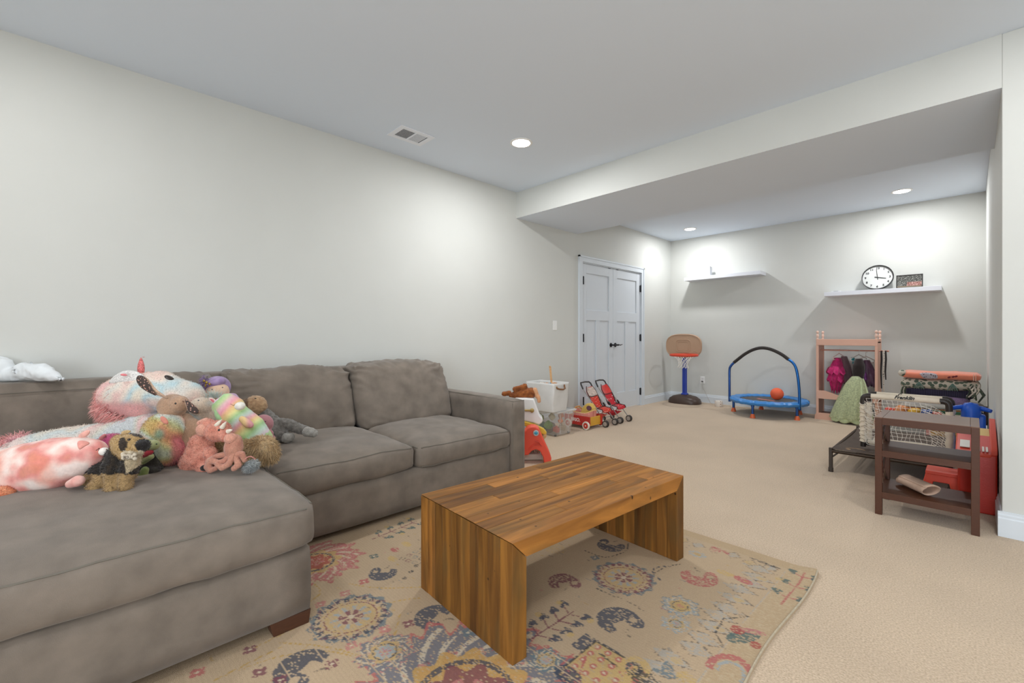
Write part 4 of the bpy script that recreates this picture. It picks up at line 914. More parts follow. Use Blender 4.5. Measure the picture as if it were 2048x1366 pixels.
# --- octopus
P, t = toy('octopus_plush', 'dusty pink octopus plush with curled tentacles at front of heap', 455, 905, 1.95)
oc = lambda p: mixc(lin('#c9917a'), lin('#b87d69'), .5+nz(p, 30))
mb = MB(); P.chain(mb, [(468, 884, 0, 16), (467, 896, 2, 18), (466, 908, 4, 14)]); bd = grow('body', mb, t, FUR_A, .005, 3, oc, (900, .003, .0004, .1)); button('eye', bd, t, 459, 886, .0032, '#1c1310')
for pts in ([(462, 908, 8, 7), (450, 922, 14, 6), (436, 926, 16, 6), (424, 920, 14, 6), (417, 930, 14, 6), (422, 941, 16, 5.5), (432, 937, 18, 5)], [(466, 910, 12, 6.5), (458, 928, 20, 6), (444, 936, 22, 6), (434, 928, 22, 5)], [(472, 908, 8, 7), (484, 908, 8, 6), (489, 920, 6, 5.5)], [(470, 912, 10, 6.5), (478, 930, 14, 6), (468, 937, 16, 6)], [(456, 908, 4, 6.5), (436, 912, 6, 6), (420, 920, 6, 6), (413, 934, 8, 5.5), (420, 943, 10, 5)]):
    mb = MB(); P.chain(mb, pts); grow('tentacle', mb, t, FUR_A, .004, 3, oc)

# --- shaggy tan plush
P, t = toy('shaggy_plush', 'long-haired tan plush lying behind the octopus', 490, 900, 2.12)
mb = MB(); P.chain(mb, [(432, 900, -4, 18), (460, 905, -4, 20), (495, 905, 0, 24), (525, 898, -2, 25), (535, 905, -2, 20)]); P.chain(mb, [(425, 892, 6, 9), (434, 888, 8, 9)])
grow('body', mb, t, FUR_A, .008, 3, lambda p: mixc(lin('#d9bd92'), lin('#bd9b6e'), .5+nz(p, 30)), (7500, .026, .0012, .6))
P, t = toy('grey_kitten_plush', 'small fluffy grey plush with pink beaded collar at heap edge', 500, 930, 1.95)
mb = MB(); P.sph(mb, 502, 932, 0, (15, 9, 10), 25); grow('body', mb, t, FUR_A, .006, 2, lambda p: mixc(lin('#b9bbb9'), lin('#9a9e9e'), .5+nz(p, 40)), (1500, .016, .0008, .3))
for k in range(11):
    a = k/10; build(MB().ell(P.P(489+21*a, 920-6*math.sin(a*PI)-2*a, 8+5*math.sin(a*PI)), .0028), 'collar_bead', M('#c9877b', 'cloth'), t)

# --- monkey
P, t = toy('monkey_plush', 'curly grey monkey plush with tan head slumped against sofa back', 550, 850, 2.62)
gc = lambda p: mixc(lin('#85807a'), lin('#65615b'), .5+nz(p, 70))
mb = MB(); P.chain(mb, [(528, 832, -4, 16), (543, 852, 0, 21), (556, 868, 4, 19)]); P.chain(mb, [(545, 846, 0, 12), (575, 848, 2, 11), (600, 858, 4, 10), (612, 861, 6, 9)]); P.chain(mb, [(552, 868, 8, 14), (566, 873, 12, 12)])
bd = grow('body', mb, t, FUR_A, .006, 2, gc, (4000, .006, .0010, .1), bumpy=.004)
mb = MB(); P.sph(mb, 510, 812, 2, (23, 21, 20), 12); P.sph(mb, 492, 806, -2, (12, 9, 12)); hd = grow('head', mb, t, FUR_A, .006, 2, lambda p: mixc(lin('#c3a27c'), lin('#a88462'), .5+nz(p, 60)) if P.inv(p)[0] > 496 else lin('#7d5f42'), (1800, .005, .0010, .1), bumpy=.004)
mb = MB(); P.chain(mb, [(614, 863, 8, 10), (627, 866, 8, 9)]); grow('foot', mb, t, FUR_A, .006, 2, lambda p: mixc(lin('#a9a59e'), lin('#8f8b84'), .5+nz(p, 60)), (700, .005, .0009, .1), bumpy=.003)
mb = MB(); P.chain(mb, [(574, 876, 16, 11), (580, 875, 16, 9)]); grow('foot', mb, t, FUR_A, .006, 2, lambda p: mixc(lin('#a9a59e'), lin('#8f8b84'), .5+nz(p, 60)), (700, .005, .0009, .1), bumpy=.003)
button('eye', hd, t, 511, 797, (.006, .004), '#1f1a16')

# --- white plastic bag on top of the back
P = Plush(60, 740, 2.36); mb = MB(); P.chain(mb, [(-40, 735, 0, 30), (0, 738, 0, 24), (12, 750, 0, 16)]); P.chain(mb, [(20, 752, 0, 14), (45, 742, 0, 18), (80, 744, 0, 18), (105, 752, 0, 13), (122, 757, 0, 5)]); P.chain(mb, [(-5, 718, 0, 6), (8, 722, 0, 5)])
o = grow('plastic_bag', mb, None, mat('white_plastic_film', '#e6eaec', .45, bump=.15, bscale=30, spec=.3), .006, 3)
for v in o.data.vertices:
    p = v.co; n_ = abs(nz(p, 11)) + .5*abs(nz(p, 24, 5)); v.co += v.normal * (.004 - n_*.018)
    if v.co.z < .845: v.co.z = .845 + (v.co.z-.845)*.08
tag(o, 'crumpled white plastic bag on top of the sofa back', 'bag')
# ------------------------------------------------------------------ helpers for the play area
def Yp(u, v, y):
    a = W(u, v, 1.0); a.z -= CZ; t = y / a.y; return Vector((a.x*t, y, CZ + a.z*t))
def dotmat(name, base, dot, scale, size=.3, ratio=(1,1,1)):
    m = mat(name, base, .9, bump=.2, bscale=400); nt = m.node_tree; N = nt.nodes; L = nt.links
    tc = N.new('ShaderNodeTexCoord'); mp = N.new('ShaderNodeMapping'); mp.inputs['Scale'].default_value = ratio; L.new(tc.outputs['Object'], mp.inputs[0])
    vo = N.new('ShaderNodeTexVoronoi'); vo.inputs['Scale'].default_value = scale; vo.inputs['Randomness'].default_value = .15; L.new(mp.outputs[0], vo.inputs['Vector'])
    r = N.new('ShaderNodeMapRange'); r.inputs[1].default_value = size; r.inputs[2].default_value = size+.06; r.inputs[3].default_value = 1; r.inputs[4].default_value = 0; L.new(vo.outputs['Distance'], r.inputs[0])
    mx = N.new('ShaderNodeMix'); mx.data_type = 'RGBA'; L.new(r.outputs[0], mx.inputs[0]); mx.inputs[6].default_value = (*lin(base), 1); mx.inputs[7].default_value = (*lin(dot), 1); L.new(mx.outputs[2], N['Principled BSDF'].inputs['Base Color']); return m
RY = Matrix.Rotation(PI/2, 3, 'Y'); RX = Matrix.Rotation(PI/2, 3, 'X')

# ------------------------------------------------------------------ floating shelves and what stands on them
M_SHELF = mat('shelf_white', '#e4e7ee', .4, bump=.02)
for (x0, x1, z0, z1, lb) in ((-3.30, -2.15, 1.985, 2.037, 'white floating wall shelf on the left holding a small white box'), (-1.374, -.238, 1.612, 1.665, 'white floating wall shelf on the right holding clock and photo')):
    o = build(MB().box((x0, 7.04, z0), (x1, YB, z1)), 'floating_shelf', M_SHELF, smooth=False, bev=.0015); tag(o, lb, 'shelf', 'white floating shelves')
t = thing('white_box', 'small white cardboard box standing on the left floating shelf', 'box', (-3.0, 7.14, 2.037))
build(MB().cbox((-3.0, 7.14, 2.114), (.19, .13, .150), .12), 'carton', M('#cfd1d6', 'paint'), t, smooth=False, bev=.002)
build(MB().cbox((-3.02, 7.074, 2.150), (.07, .001, .006), .12).cbox((-3.03, 7.073, 2.138), (.045, .001, .005), .12), 'printed_lines', M('#b9bcc2', 'paint'), t, smooth=False)
t = thing('remote_tag', 'small flat white gadget lying on left end of right floating shelf', 'gadget', (-1.25, 7.1, 1.665))
build(MB().cbox((-1.25, 7.1, 1.671), (.10, .04, .012)), 'body', M('#dfe1e4', 'plastic'), t, smooth=False, bev=.003); build(MB().cbox((-1.25, 7.08, 1.674), (.05, .004, .003)), 'button', M('#55585c', 'plastic'), t, smooth=False)
# clock leaning on the wall
t = thing('wall_clock', 'round white clock with black rim leaning on right shelf', 'clock', (-.832, 7.13, 1.665))
tl = math.radians(-14); cm = Matrix.Translation((-.832, 7.185, 1.825)) @ Matrix.Rotation(tl, 4, 'X') @ Matrix.Rotation(PI/2, 4, 'X')   # local +z faces the room
c3 = cm.to_3x3()
def at_(mb): return mb
build(MB().lathe([(.150, -.018), (.159, -.016), (.161, 0), (.160, .018), (.156, .021), (.151, .019), (.150, .004)], cm.translation, 64, c3, caps=False), 'rim', M('#2c2c2e', 'plastic'), t)
dial = build(MB().lathe([(.151, -.004), (.151, .001), (.001, .001)], cm.translation, 64, c3), 'dial', M('#d6d8d5', 'paint'), t)
M_INK = M('#1e1f21', 'paint')
for h_ in range(1, 13):
    a = PI/2 - h_*PI/6; text_obj(str(h_), .037, cm @ Matrix.Translation((.122*math.cos(a), .122*math.sin(a), .0015)), M_INK, 'numeral', dial, bold=.0016)
def hand(a, L, w, back):
    d = Vector((math.cos(a), math.sin(a), 0)); n = Vector((-d.y, d.x, 0)); q = [-d*back-n*w, d*L-n*w*.6, d*L+n*w*.6, -d*back+n*w]
    V = [cm @ (v+Vector((0,0,z))) for z in (.004, .006) for v in q]; return MB().add(V, [(0,3,2,1), (4,5,6,7), (0,1,5,4), (1,2,6,5), (2,3,7,6), (3,0,4,7)])
build(hand(math.radians(97), .110, .0038, .03), 'minute_hand', M_INK, t, smooth=False); build(hand(math.radians(-12), .088, .0058, .03), 'hour_hand', M_INK, t, smooth=False)
# group photo in black frame
t = thing('framed_photo', 'small framed group photo leaning beside the clock on shelf', 'photo', (-.525, 7.12, 1.665))
pm = Matrix.Translation((-.525, 7.145, 1.665)) @ Matrix.Rotation(math.radians(-8), 4, 'X')
mb = MB(); w, h = .122, .165
for a, b, c, d in ((-w, -w+.010, 0, h), (w-.010, w, 0, h), (-w, w, 0, .010), (-w, w, h-.010, h)): mb.box((a, -.008, c), (b, .008, d), pm)
build(mb, 'frame', M('#2a2624', 'wood'), t, smooth=False)
mb = MB(); nx_, nz_ = 44, 28; cols = []
mb.grid(lambda u, v: pm @ Vector((-w+.009+(2*w-.018)*u, -.004, .009+(h-.018)*v)), nx_, nz_)
o = build(mb, 'photograph', mat('photo_print', '#ffffff', .35, attr='Col'), t, smooth=False)
rr = np.random.default_rng(3)
for i in range(nx_+1):
    for j in range(nz_+1):
        v = j/nz_; n_ = noise.noise(Vector((i*.45, j*.6, 0)))
        g = .30+.5*n_+.25*(rr.random()-.5) if v > .45 else (.32+.45*noise.noise(Vector((i*.8, j*.25, 4)))+.25*(rr.random()-.5)); c = (g, g, g*.95) if v > .45 or i < 18 else (g+.25, g+.08, g+.05)
        if v < .12: c = (.45, .4, .33)
        cols += [max(.01, min(.8, k))**1.9 for k in c]+[1]
a_ = o.data.color_attributes.new('Col', 'FLOAT_COLOR', 'POINT'); a_.data.foreach_set('color', cols)

# ------------------------------------------------------------------ toy basketball hoop
t = thing('basketball_hoop', 'toddler basketball hoop with tan backboard and blue pole in corner', 'basketball hoop', (-3.27, 6.98, 0))
mb = MB()
def hb(u, v):
    a = u*2*PI; e = .5; cx_ = math.copysign(abs(math.cos(a))**.75, math.cos(a)); sy_ = math.copysign(abs(math.sin(a))**.75, math.sin(a)); prof = [(1, 0), (1.0, .035), (.93, .075), (.72, .112), (.4, .135), (.12, .14)]
    k = v*5; i = min(4, int(k)); f = k-i; r_ = prof[i][0]*(1-f)+prof[i+1][0]*f; z = prof[i][1]*(1-f)+prof[i+1][1]*f
    return Vector((-3.27+.255*r_*cx_, 7.0+.17*r_*sy_, z))
mb.grid(hb, 40, 10); mb.cbox((-3.27, 7.0, .13), (.10, .09, .02)); build(mb, 'base', M('#4a3a33', 'plastic'), t)
mb = MB(); mb.lathe([(.046, 0), (.046, .03), (.040, .035), (.040, .60)], (-3.27, 7.0, .135), 4, Matrix.Rotation(PI/4, 3, 'Z')); mb.lathe([(.052, 0), (.062, .0), (.062, .022), (.05, .03)], (-3.27, 7.0, .13), 4, Matrix.Rotation(PI/4, 3, 'Z'))
for s in (-.017, .017): mb.box((-3.27+s-.004, 6.968, .17), (-3.27+s+.004, 6.974, .72))
mb.box((-3.30, 6.975, .55), (-3.24, 7.03, .95)); build(mb, 'pole', M('#2440a8', 'plastic'), t, bev=.006, angle=30)
def superell(a, b, n=2.6, N=48, cx=0, cz=0): return [(cx+a*math.copysign(abs(math.cos(k*2*PI/N))**(2/n), math.cos(k*2*PI/N)), cz+b*math.copysign(abs(math.sin(k*2*PI/N))**(2/n), math.sin(k*2*PI/N))) for k in range(N)]
M_TAN = mat('tan_plastic', '#b7977c', .5, nscale=300, namt=.06, bump=.1, bscale=300)
mb = MB().prism(superell(.30, .193, 2.8, 56, -3.27, .928), 'y', 6.945, 6.975); bd = build(mb, 'backboard', M_TAN, t, bev=.010, angle=30)
mb = MB()
mb.tube([(p[0], 6.944, p[1]) for p in superell(.288, .181, 2.8, 56, -3.27, .928)], .005, 6, True); mb.tube([(p[0], 6.944, p[1]) for p in superell(.118, .098, 5, 40, -3.27, .93)], .005, 6, True); mb.tube([(p[0], 6.944, p[1]) for p in superell(.088, .072, 5, 40, -3.27, .928)], .0035, 6, True); mb.tube([(p[0], 6.943, p[1]) for p in superell(.034, .010, 2.2, 20, -3.075, .832)], .003, 6, True)
build(mb, 'moulded_ridges', M_TAN, bd)
rc = Vector((-3.165, 6.75, .787)); 
build(MB().tube([rc+Vector((.20*math.cos(a), .19*math.sin(a), 0)) for a in np.linspace(0, 2*PI, 40, endpoint=False)], .019, 8, True).box((-3.28, 6.92, .765), (-3.12, 6.95, .805)), 'rim', M('#d9472c', 'plastic'), t)
mb = MB(); nn_ = 10
def npnt(k, z): 
    r_ = [.165, .10, .075, .068, .085][z] if z < 5 else .09; a = (k+.5*(z % 2))*2*PI/nn_; return rc+Vector((-.02*z*.2+r_*math.cos(a), r_*math.sin(a), -.012-z*.048))
for k in range(nn_):
    for z in range(4): mb.tube([npnt(k, z), npnt(k, z+1)], .0035, 5).tube([npnt(k, z), npnt(k-1 if z % 2 == 0 else k+1, z+1)], .0035, 5)
o = build(mb, 'net', M('#eceae4', 'cloth'), t, kind='stuff')

# ------------------------------------------------------------------ mini trampoline with handle bar
t = thing('trampoline', 'blue mini trampoline with padded handle bar and orange feet', 'trampoline', (-2.03, 6.82, 0))
tc_ = Vector((-1.975, 6.79, .2)); R_ = .47; M_BLUE = M('#3f86c9', 'plastic'); M_DB = M('#3a5c9c', 'metal'); M_PAD = mat('blue_vinyl', '#3f8ad2', .35, bump=.5, bscale=25)
build(MB().lathe([(.36, .0), (.36, .004), (.001, .002)], tc_, 64), 'jumping_mat', M('#3a3634', 'cloth'), t)
def pad(u, v):
    a = u*2*PI; r_, z = [(.35, .004), (.37, .022), (.42, .03), (.465, .024), (.482, .004), (.476, -.028)][int(round(v*5))]; w = .003*math.sin(a*26)+.002*math.sin(a*41); return tc_+Vector(((r_+w)*math.cos(a), (r_+w)*math.sin(a), z+w))
build(MB().grid(pad, 120, 5), 'pad', M_PAD, t, solid=.004)
mb = MB()
mb.cbox(tc_+Vector((-.02, -.02, .004)), (.26, .05, .002), -.35); build(mb, 'printed_band', M('#e07a68', 'cloth'), t, smooth=False)
for a in (189, 262, 334, 46, 118):
    ar = math.radians(a); p = tc_+Vector((.44*math.cos(ar), .44*math.sin(ar), 0)); p.z = 0
    lg = build(MB().tube([p+Vector((0,0,.03)), p+Vector((0,0,.19))], .017, 12).tube([p+Vector((0,0,.15)), p+Vector((0,0,.20))], .021, 12), 'leg', M_DB, t)
    build(MB().lathe([(.034, 0), (.033, .012), (.022, .05), (.017, .055)], p, 16), 'rubber_foot', M('#dc6a3c', 'plastic'), lg)
lp, rp = Yp(1458, 800, 6.70), Yp(1593, 812, 6.60)
lp.x -= .0; 
bar = [Vector(q) for q in (Yp(1459, 803, 6.68), Yp(1459, 770, 6.68), Yp(1459, 742, 6.70), Yp(1461, 733, 6.70), Yp(1468, 725, 6.71))]
arc_uv = [(1468, 725), (1478, 717), (1490, 708), (1505, 700), (1520, 696), (1535, 697), (1550, 702), (1565, 710), (1577, 719)]
def ybar(u): return 6.70 - .12*(u-1459)/134
arc = [Yp(u, v, ybar(u)) for u, v in arc_uv]
rb = [Yp(u, v, ybar(1590)) for u, v in ((1577, 719), (1585, 725), (1591, 734), (1595, 750), (1598, 775), (1599, 800), (1598, 818))]
build(MB().tube(smooth_path(bar), .0165, 10), 'handle_post', M_DB, t); build(MB().tube(smooth_path(rb), .0165, 10), 'handle_post', M('#2e6cb4', 'metal'), t)
build(MB().tube(smooth_path(arc), .022, 12), 'foam_grip', M('#3a3532', 'cloth'), t)
b = Yp(1554, 791, 6.80); b.z = .212+.082
o = build(MB().ell(b, .082, None, 32, 20), 'play_ball', mat('orange_rubber', '#f4683f', .55, bump=.3, bscale=180)); tag(o, 'orange rubber play ball resting on the trampoline mat', 'ball')

# white night light pot with cord
t = thing('night_light', 'small white patterned pot lamp on the carpet with cord', 'lamp', (-2.74, 7.03, 0))
build(MB().lathe([(.052, 0), (.057, .01), (.058, .075), (.052, .088), (.03, .092), (.001, .092)], (-2.74, 7.03, 0), 28), 'body', dotmat('pot_print', '#e6ddd2', '#8a6a5c', 26, .16), t)
mb = MB(); pts = [(-3.10, YB-.03, .34), (-3.09, YB-.05, .28), (-3.02, YB-.03, .12), (-2.96, YB-.05, .02), (-2.9, 7.16, .008), (-2.83, 7.2, .008), (-2.76, 7.13, .008), (-2.74, 7.085, .01)]
mb.tube(pts, .003, 6); build(mb, 'cord', M('#b5b0a8', 'plastic'), t)
mb = MB(); mb.tube([(-2.7, 7.1, .006), (-2.62, 7.15, .006), (-2.55, 7.05, .006), (-2.45, 7.12, .006), (-2.36, 7.08, .006)], .003, 6); o = build(mb, 'loose_cord', M('#c2b4a2', 'plastic')); tag(o, 'thin loose cord lying on carpet behind the trampoline foot', 'cord')

# ------------------------------------------------------------------ pink dress-up wardrobe rack
M_PK = mat('pink_painted_wood', '#e3b49e', .45, bump=.03, bscale=60)
t = thing('dress_up_rack', 'pink wooden dress-up rack with finials against the back wall', 'clothes rack', (-1.115, 7.05, 0))
X0_, X1_, Ya, Yb_ = -1.428, -.80, 6.90, 7.20
for x in (X0_, X1_-.016):
    mb = MB(); mb.box((x, Ya, .04), (x+.016, Yb_, 1.045)); build(mb, 'side_panel', M_PK, t, smooth=False, bev=.002)
for x in (X0_-.004, X1_-.024):
    for y in (Ya-.012, Yb_-.012):
        build(MB().box((x, y, .0), (x+.028, y+.024, 1.05)), 'post', M_PK, t, smooth=False, bev=.003)
        build(MB().lathe([(.013, 0), (.009, .01), (.016, .03), (.016, .048), (.010, .062), (.008, .067), (.016, .078), (.017, .09), (.011, .102), (.001, .106)], (x+.014, y+.012, 1.05), 14), 'finial', M('#ecc9b8', 'plastic'), t)
build(MB().box((X0_, Ya-.014, .965), (X1_, Ya+.004, 1.045)), 'top_rail', M_PK, t, smooth=False, bev=.003)
build(MB().box((X0_, Ya, 1.0), (X1_, Yb_, 1.014)), 'top_shelf', M_PK, t, smooth=False)
build(MB().tube([(X0_, 7.05, .90), (X1_+.085, 7.05, .90)], .009, 12).ell((X1_+.085, 7.05, .90), .012), 'hanging_rod', M('#c98f7d', 'wood'), t)
def scal(z0, z1): 
    return [(X0_, z0), (X1_, z0), (X1_, z1), (X1_-.1, z1), (X1_-.16, z1-.02), (-1.0, z1-.045), (-1.115, z1-.055), (-1.23, z1-.045), (X0_+.16, z1-.02), (X0_+.1, z1), (X0_, z1)]
mb = MB(); sx_ = [(-1.428, 0), (-1.33, 0), (-1.27, .02), (-1.2, .045), (-1.115, .055), (-1.03, .045), (-.96, .02), (-.9, 0), (-.80, 0)]
for (a, da), (b, db) in zip(sx_[:-1], sx_[1:]): mb.prism([(a, .27), (b, .27), (b, .375-db), (a, .375-da)], 'y', Ya-.014, Ya+.004)
build(mb, 'bin_front', M_PK, t, smooth=False); build(MB().box((X0_, Ya, .27), (X1_, Yb_, .284)), 'bin_floor', M_PK, t, smooth=False)
build(MB().prism([(X0_-.02, 0), (X1_+.02, 0), (X1_+.015, .05), (X1_, .085), (X0_, .085), (X0_-.015, .05)], 'y', Ya-.02, Ya), 'base_rail', M_PK, t, smooth=False); build(MB().box((X0_, Ya, .05), (X1_, Yb_, .065)), 'base_shelf', M('#a3776a', 'wood'), t, smooth=False)
# bits on top
for i, (x, c, r_) in enumerate(((-1.265, '#d8603e', .018), (-1.225, '#e0b64a', .016), (-1.16, '#c77f8a', .012), (-1.12, '#7f86a0', .013), (-1.07, '#d9cdbb', .012), (-1.02, '#c9a06a', .014), (-.97, '#e2d6cc', .010), (-.9, '#dcd2cc', .009))):
    o = build(MB().ell((x, 7.0+.02*(i % 3), 1.014+r_*.7), (r_*1.5, r_, r_*.7), Matrix.Rotation(i, 3, 'Z')), 'trinket', M(c, 'plastic')); tag(o, ('orange trinket', 'yellow trinket', 'rose trinket', 'slate grey trinket', 'cream trinket', 'ochre trinket', 'white trinket nearest the middle right', 'tiny pale trinket at far right')[i]+' on top shelf of pink rack', 'trinket', 'trinkets on the rack')
# hanging clothes: folded cloth tubes
def garment(name, mats, ctr, zs, rx, ry, nfold, amp, root, lean=(0, 0), seed=0, close=False):
    def f(u, v):
        k = v*(len(zs)-1); i = min(len(zs)-2, int(k)); q = k-i; I = lambda a: a[i]*(1-q)+a[i+1]*q
        a = u*2*PI; w = 1+amp*(v**.8)*(math.sin(a*nfold+seed+v*2)+.4*math.sin(a*nfold*2.3+seed*2)); return Vector((ctr[0]+lean[0]*v+I(rx)*w*math.cos(a), ctr[1]+lean[1]*v+I(ry)*w*math.sin(a), I(zs)+.012*amp*10*math.sin(a*nfold*1.3+seed)*v))
    return build(MB().grid(f, 90, 26), name, mats, root, solid=.003, angle=180)
def hanger(x, y, z, root, col='#d8d0cc', deg=70, w=.13):
    a = math.radians(deg); d = Vector((math.cos(a), math.sin(a), 0)); mb = MB(); c = Vector((x, y, z))
    mb.tube([c+Vector((0,0,.03)), c+Vector((0,0,.075)), c+d*.012+Vector((0,0,.088)), c+d*.018+Vector((0,0,.076))], .0025, 6); mb.tube([c+Vector((0,0,.03)), c+d*w+Vector((0,0,-.02)), c+d*(w-.01)+Vector((0,0,-.05)), c-d*(w-.01)+Vector((0,0,-.05)), c-d*w+Vector((0,0,-.02))], .005, 8, True)
    return build(mb, 'hanger', M(col, 'plastic'), root)
M_MAG = mat('magenta_tulle', '#c21f6a', .8, nscale=30, namt=.25, bump=.6, bscale=50, sheen=.4)
g_ = 'dress-up clothes on the pink rack'
t = thing('magenta_dress', 'hot pink ruffled dress-up dress hanging at left of rack', 'dress', (-1.22, 7.05, .84), 0, g_); hanger(-1.21, 7.05, .83, t, '#e8c8c4')
garment('skirt', M_MAG, (-1.225, 7.05), [.80, .70, .60, .50, .42, .36], [.035, .07, .085, .07, .05, .035], [.07, .11, .13, .12, .09, .06], 5, .20, t, (-.02, 0), 1)
garment('ruffle', M_MAG, (-1.235, 7.03), [.70, .66, .60], [.06, .085, .1], [.1, .13, .15], 7, .13, t, (0, 0), 3); garment('ruffle', M_MAG, (-1.24, 7.03), [.60, .56, .50], [.065, .08, .09], [.1, .12, .13], 7, .13, t, (0, 0), 5)
garment('veil', mat('smoke_tulle', '#7d5f68', .8, alpha=.55, sheen=.3), (-1.165, 7.1), [.82, .70, .55, .45], [.03, .05, .06, .045], [.06, .08, .09, .07], 4, .12, t, (.05, 0), 8)
t = thing('purple_dress', 'purple and grey sequin dress-up dress hanging at right of rack', 'dress', (-.93, 7.08, .84), 0, g_); hanger(-.935, 7.07, .80, t, '#bfa9a0', 20, .09)
garment('skirt', mat('purple_satin', '#6d5068', .4, nscale=14, namt=.3, bump=.3, bscale=40, sheen=.3), (-.93, 7.10), [.78, .70, .60, .52, .46], [.03, .05, .075, .08, .05], [.05, .07, .09, .08, .06], 4, .14, t, (.05, 0), 2)
garment('sequin_bodice', mat('violet_sequins', '#8a4f9a', .3, metal=.3, nscale=240, namt=.6, bump=.8, bscale=260), (-.955, 7.02), [.66, .60, .54], [.02, .035, .03], [.03, .04, .03], 3, .1, t, (.02, 0), 4)
t = thing('green_dress', 'dress-up gown with black bodice and wide pale green skirt', 'dress', (-1.0, 7.0, .84), 0, g_); hanger(-1.0, 7.02, .82, t, '#cfc9c2', 60)
garment('bodice', M('#2a2120', 'cloth'), (-.985, 6.93), [.80, .72, .64, .57], [.035, .06, .06, .05], [.05, .07, .06, .05], 3, .07, t, (0, -.03), 1)
M_GRN = mat('green_organza', '#c8d6aa', .75, nscale=14, namt=.1, bump=.3, bscale=50, sheen=.4)
sk = garment('skirt', M_GRN, (-.99, 6.92), [.60, .57, .50, .38, .25, .12, .02], [.03, .06, .095, .135, .165, .19, .205], [.04, .07, .10, .13, .155, .17, .17], 8, .075, t, (-.06, -.06), 2)
garment('overskirt', mat('embroidered_net', '#c8cfa6', .8, alpha=.45, nscale=60, namt=.3, bump=.3, bscale=70), (-.99, 6.915), [.60, .56, .48, .34, .2, .06], [.035, .065, .105, .15, .185, .215], [.05, .08, .11, .145, .17, .185], 9, .06, t, (-.065, -.065), 5)
for i in range(22):
    a = -PI/2 + random.uniform(-1.2, 1.2); zz = random.uniform(.1, .5); r_ = .22-.17*(zz/.6)
    build(MB().ell((-1.045+.04*zz/.6+(r_)*math.cos(a), 6.86+.05*zz/.6+r_*.85*math.sin(a), zz), (.006, .004, .009)), 'embroidered_bud', M('#8a5a50', 'cloth'), sk)
mb = MB()
for k in range(5): mb.ell((-1.055+.008*k, 6.98-.01*(k % 2), .80-.028*k), (.022, .018, .018))
build(mb, 'teal_sleeve', mat('teal_satin', '#1f7d86', .35, sheen=.3, bump=.3, bscale=60), t)
# belts and beads on the side peg
for i, (dx, c, z1, pr) in enumerate(((.022, '#241f20', .44, 0), (.045, '#d9d2c6', .38, 1), (.064, '#2b2526', .55, 0))):
    x = X1_+.0+dx; mb = MB(); mb.tube([(x, 7.035, .905), (x+.004, 7.02, .80), (x-.002, 7.02, .65), (x+.003, 7.022, z1)], [.009, .011, .009, .006], 6)
    o = build(mb, 'scarf', [floral('#d9d2c6', ['#3a3230', '#8a6a40', '#d9d2c6', '#4a5a50'], 70, 'scarf_print') if pr else M(c, 'cloth')][0]); tag(o, ('black long scarf hung nearest the rack post on side peg', 'white printed long scarf hung in middle of side peg', 'short black scarf hung at end of side peg')[i], 'scarf', 'scarves on the rack side peg')

# ------------------------------------------------------------------ folded blanket stack on a low dark bench
t = thing('low_bench', 'dark brown low bench under the folded blankets in the corner', 'bench', (-.2, 6.4, 0))
build(MB().box((-.50, 6.22, .19), (.09, 6.62, .22)), 'seat', M('#3a2519', 'wood'), t, smooth=False, bev=.003)
for x in (-.48, .05):
    for y in (6.24, 6.57): build(MB().box((x, y, 0), (x+.035, y+.035, .19)), 'leg', M('#3a2519', 'wood'), t, smooth=False, bev=.003)
build(MB().box((.086, 6.24, .22), (.112, 6.275, .40)), 'armpost', M('#3a2519', 'wood'), t, smooth=False)
M_FLO = floral('#d3c8b8', ['#5d6b5c', '#8a5a50', '#4a4f5e', '#a9a08e', '#6a7566', '#c4897c'], 26, 'floral_fleece', .44)
M_CORAL = mat('coral_fleece', '#ea8a6e', .9, nscale=20, namt=.05, bump=.3, bscale=200, sheen=.5)
M_NAVY = mat('navy_knit', '#35304c', .95, bump=.4, bscale=300, sheen=.2); nt = M_NAVY.node_tree
wv = nt.nodes.new('ShaderNodeTexWave'); wv.inputs['Scale'].default_value = 24; tc0 = nt.nodes.new('ShaderNodeTexCoord'); nt.links.new(tc0.outputs['Object'], wv.inputs['Vector']); cr0 = nt.nodes.new('ShaderNodeValToRGB'); cr0.color_ramp.elements[0].color = (*lin('#221f30'), 1); cr0.color_ramp.elements[1].color = (*lin('#4a4562'), 1); nt.links.new(wv.outputs[0], cr0.inputs[0]); nt.links.new(cr0.outputs[0], nt.nodes['Principled BSDF'].inputs['Base Color'])
M_LIL = mat('lilac_sherpa', '#9d83ac', .95, nscale=90, namt=.2, bump=.8, bscale=180, sheen=.4)
M_WHT = mat('white_fleece', '#dfdad2', .9, bump=.2)
M_BLF = floral('#27477e', ['#3f68a8', '#1b3360', '#5c84b8', '#27477e'], 30, 'blue_floral', .4)
lay = [('blanket', .222, .315, -.50, .085, M_BLF, 'blue floral blanket folded at bottom of the stack', 6.25), ('blanket', .305, .338, -.50, .06, M('#dd8a4c', 'cloth'), 'thin orange blanket folded second from bottom of stack', 6.25), ('blanket', .33, .39, -.50, .085, M_WHT, 'white blanket with red end stripes in lower part of stack', 6.23),
       ('blanket', .382, .468, -.50, -.015, M_LIL, 'lilac sherpa blanket folded in middle of the stack', 6.24), ('blanket', .458, .548, -.50, .02, M_NAVY, 'dark navy ribbed knit blanket folded above the lilac one', 6.25), ('blanket', .538, .630, -.525, .06, M_FLO, 'cream floral fleece blanket with tied fringe folded under coral', 6.22), ('blanket', .640, .702, -.525, .065, M_CORAL, 'coral folded blanket with floral patch on top of stack', 6.22)]
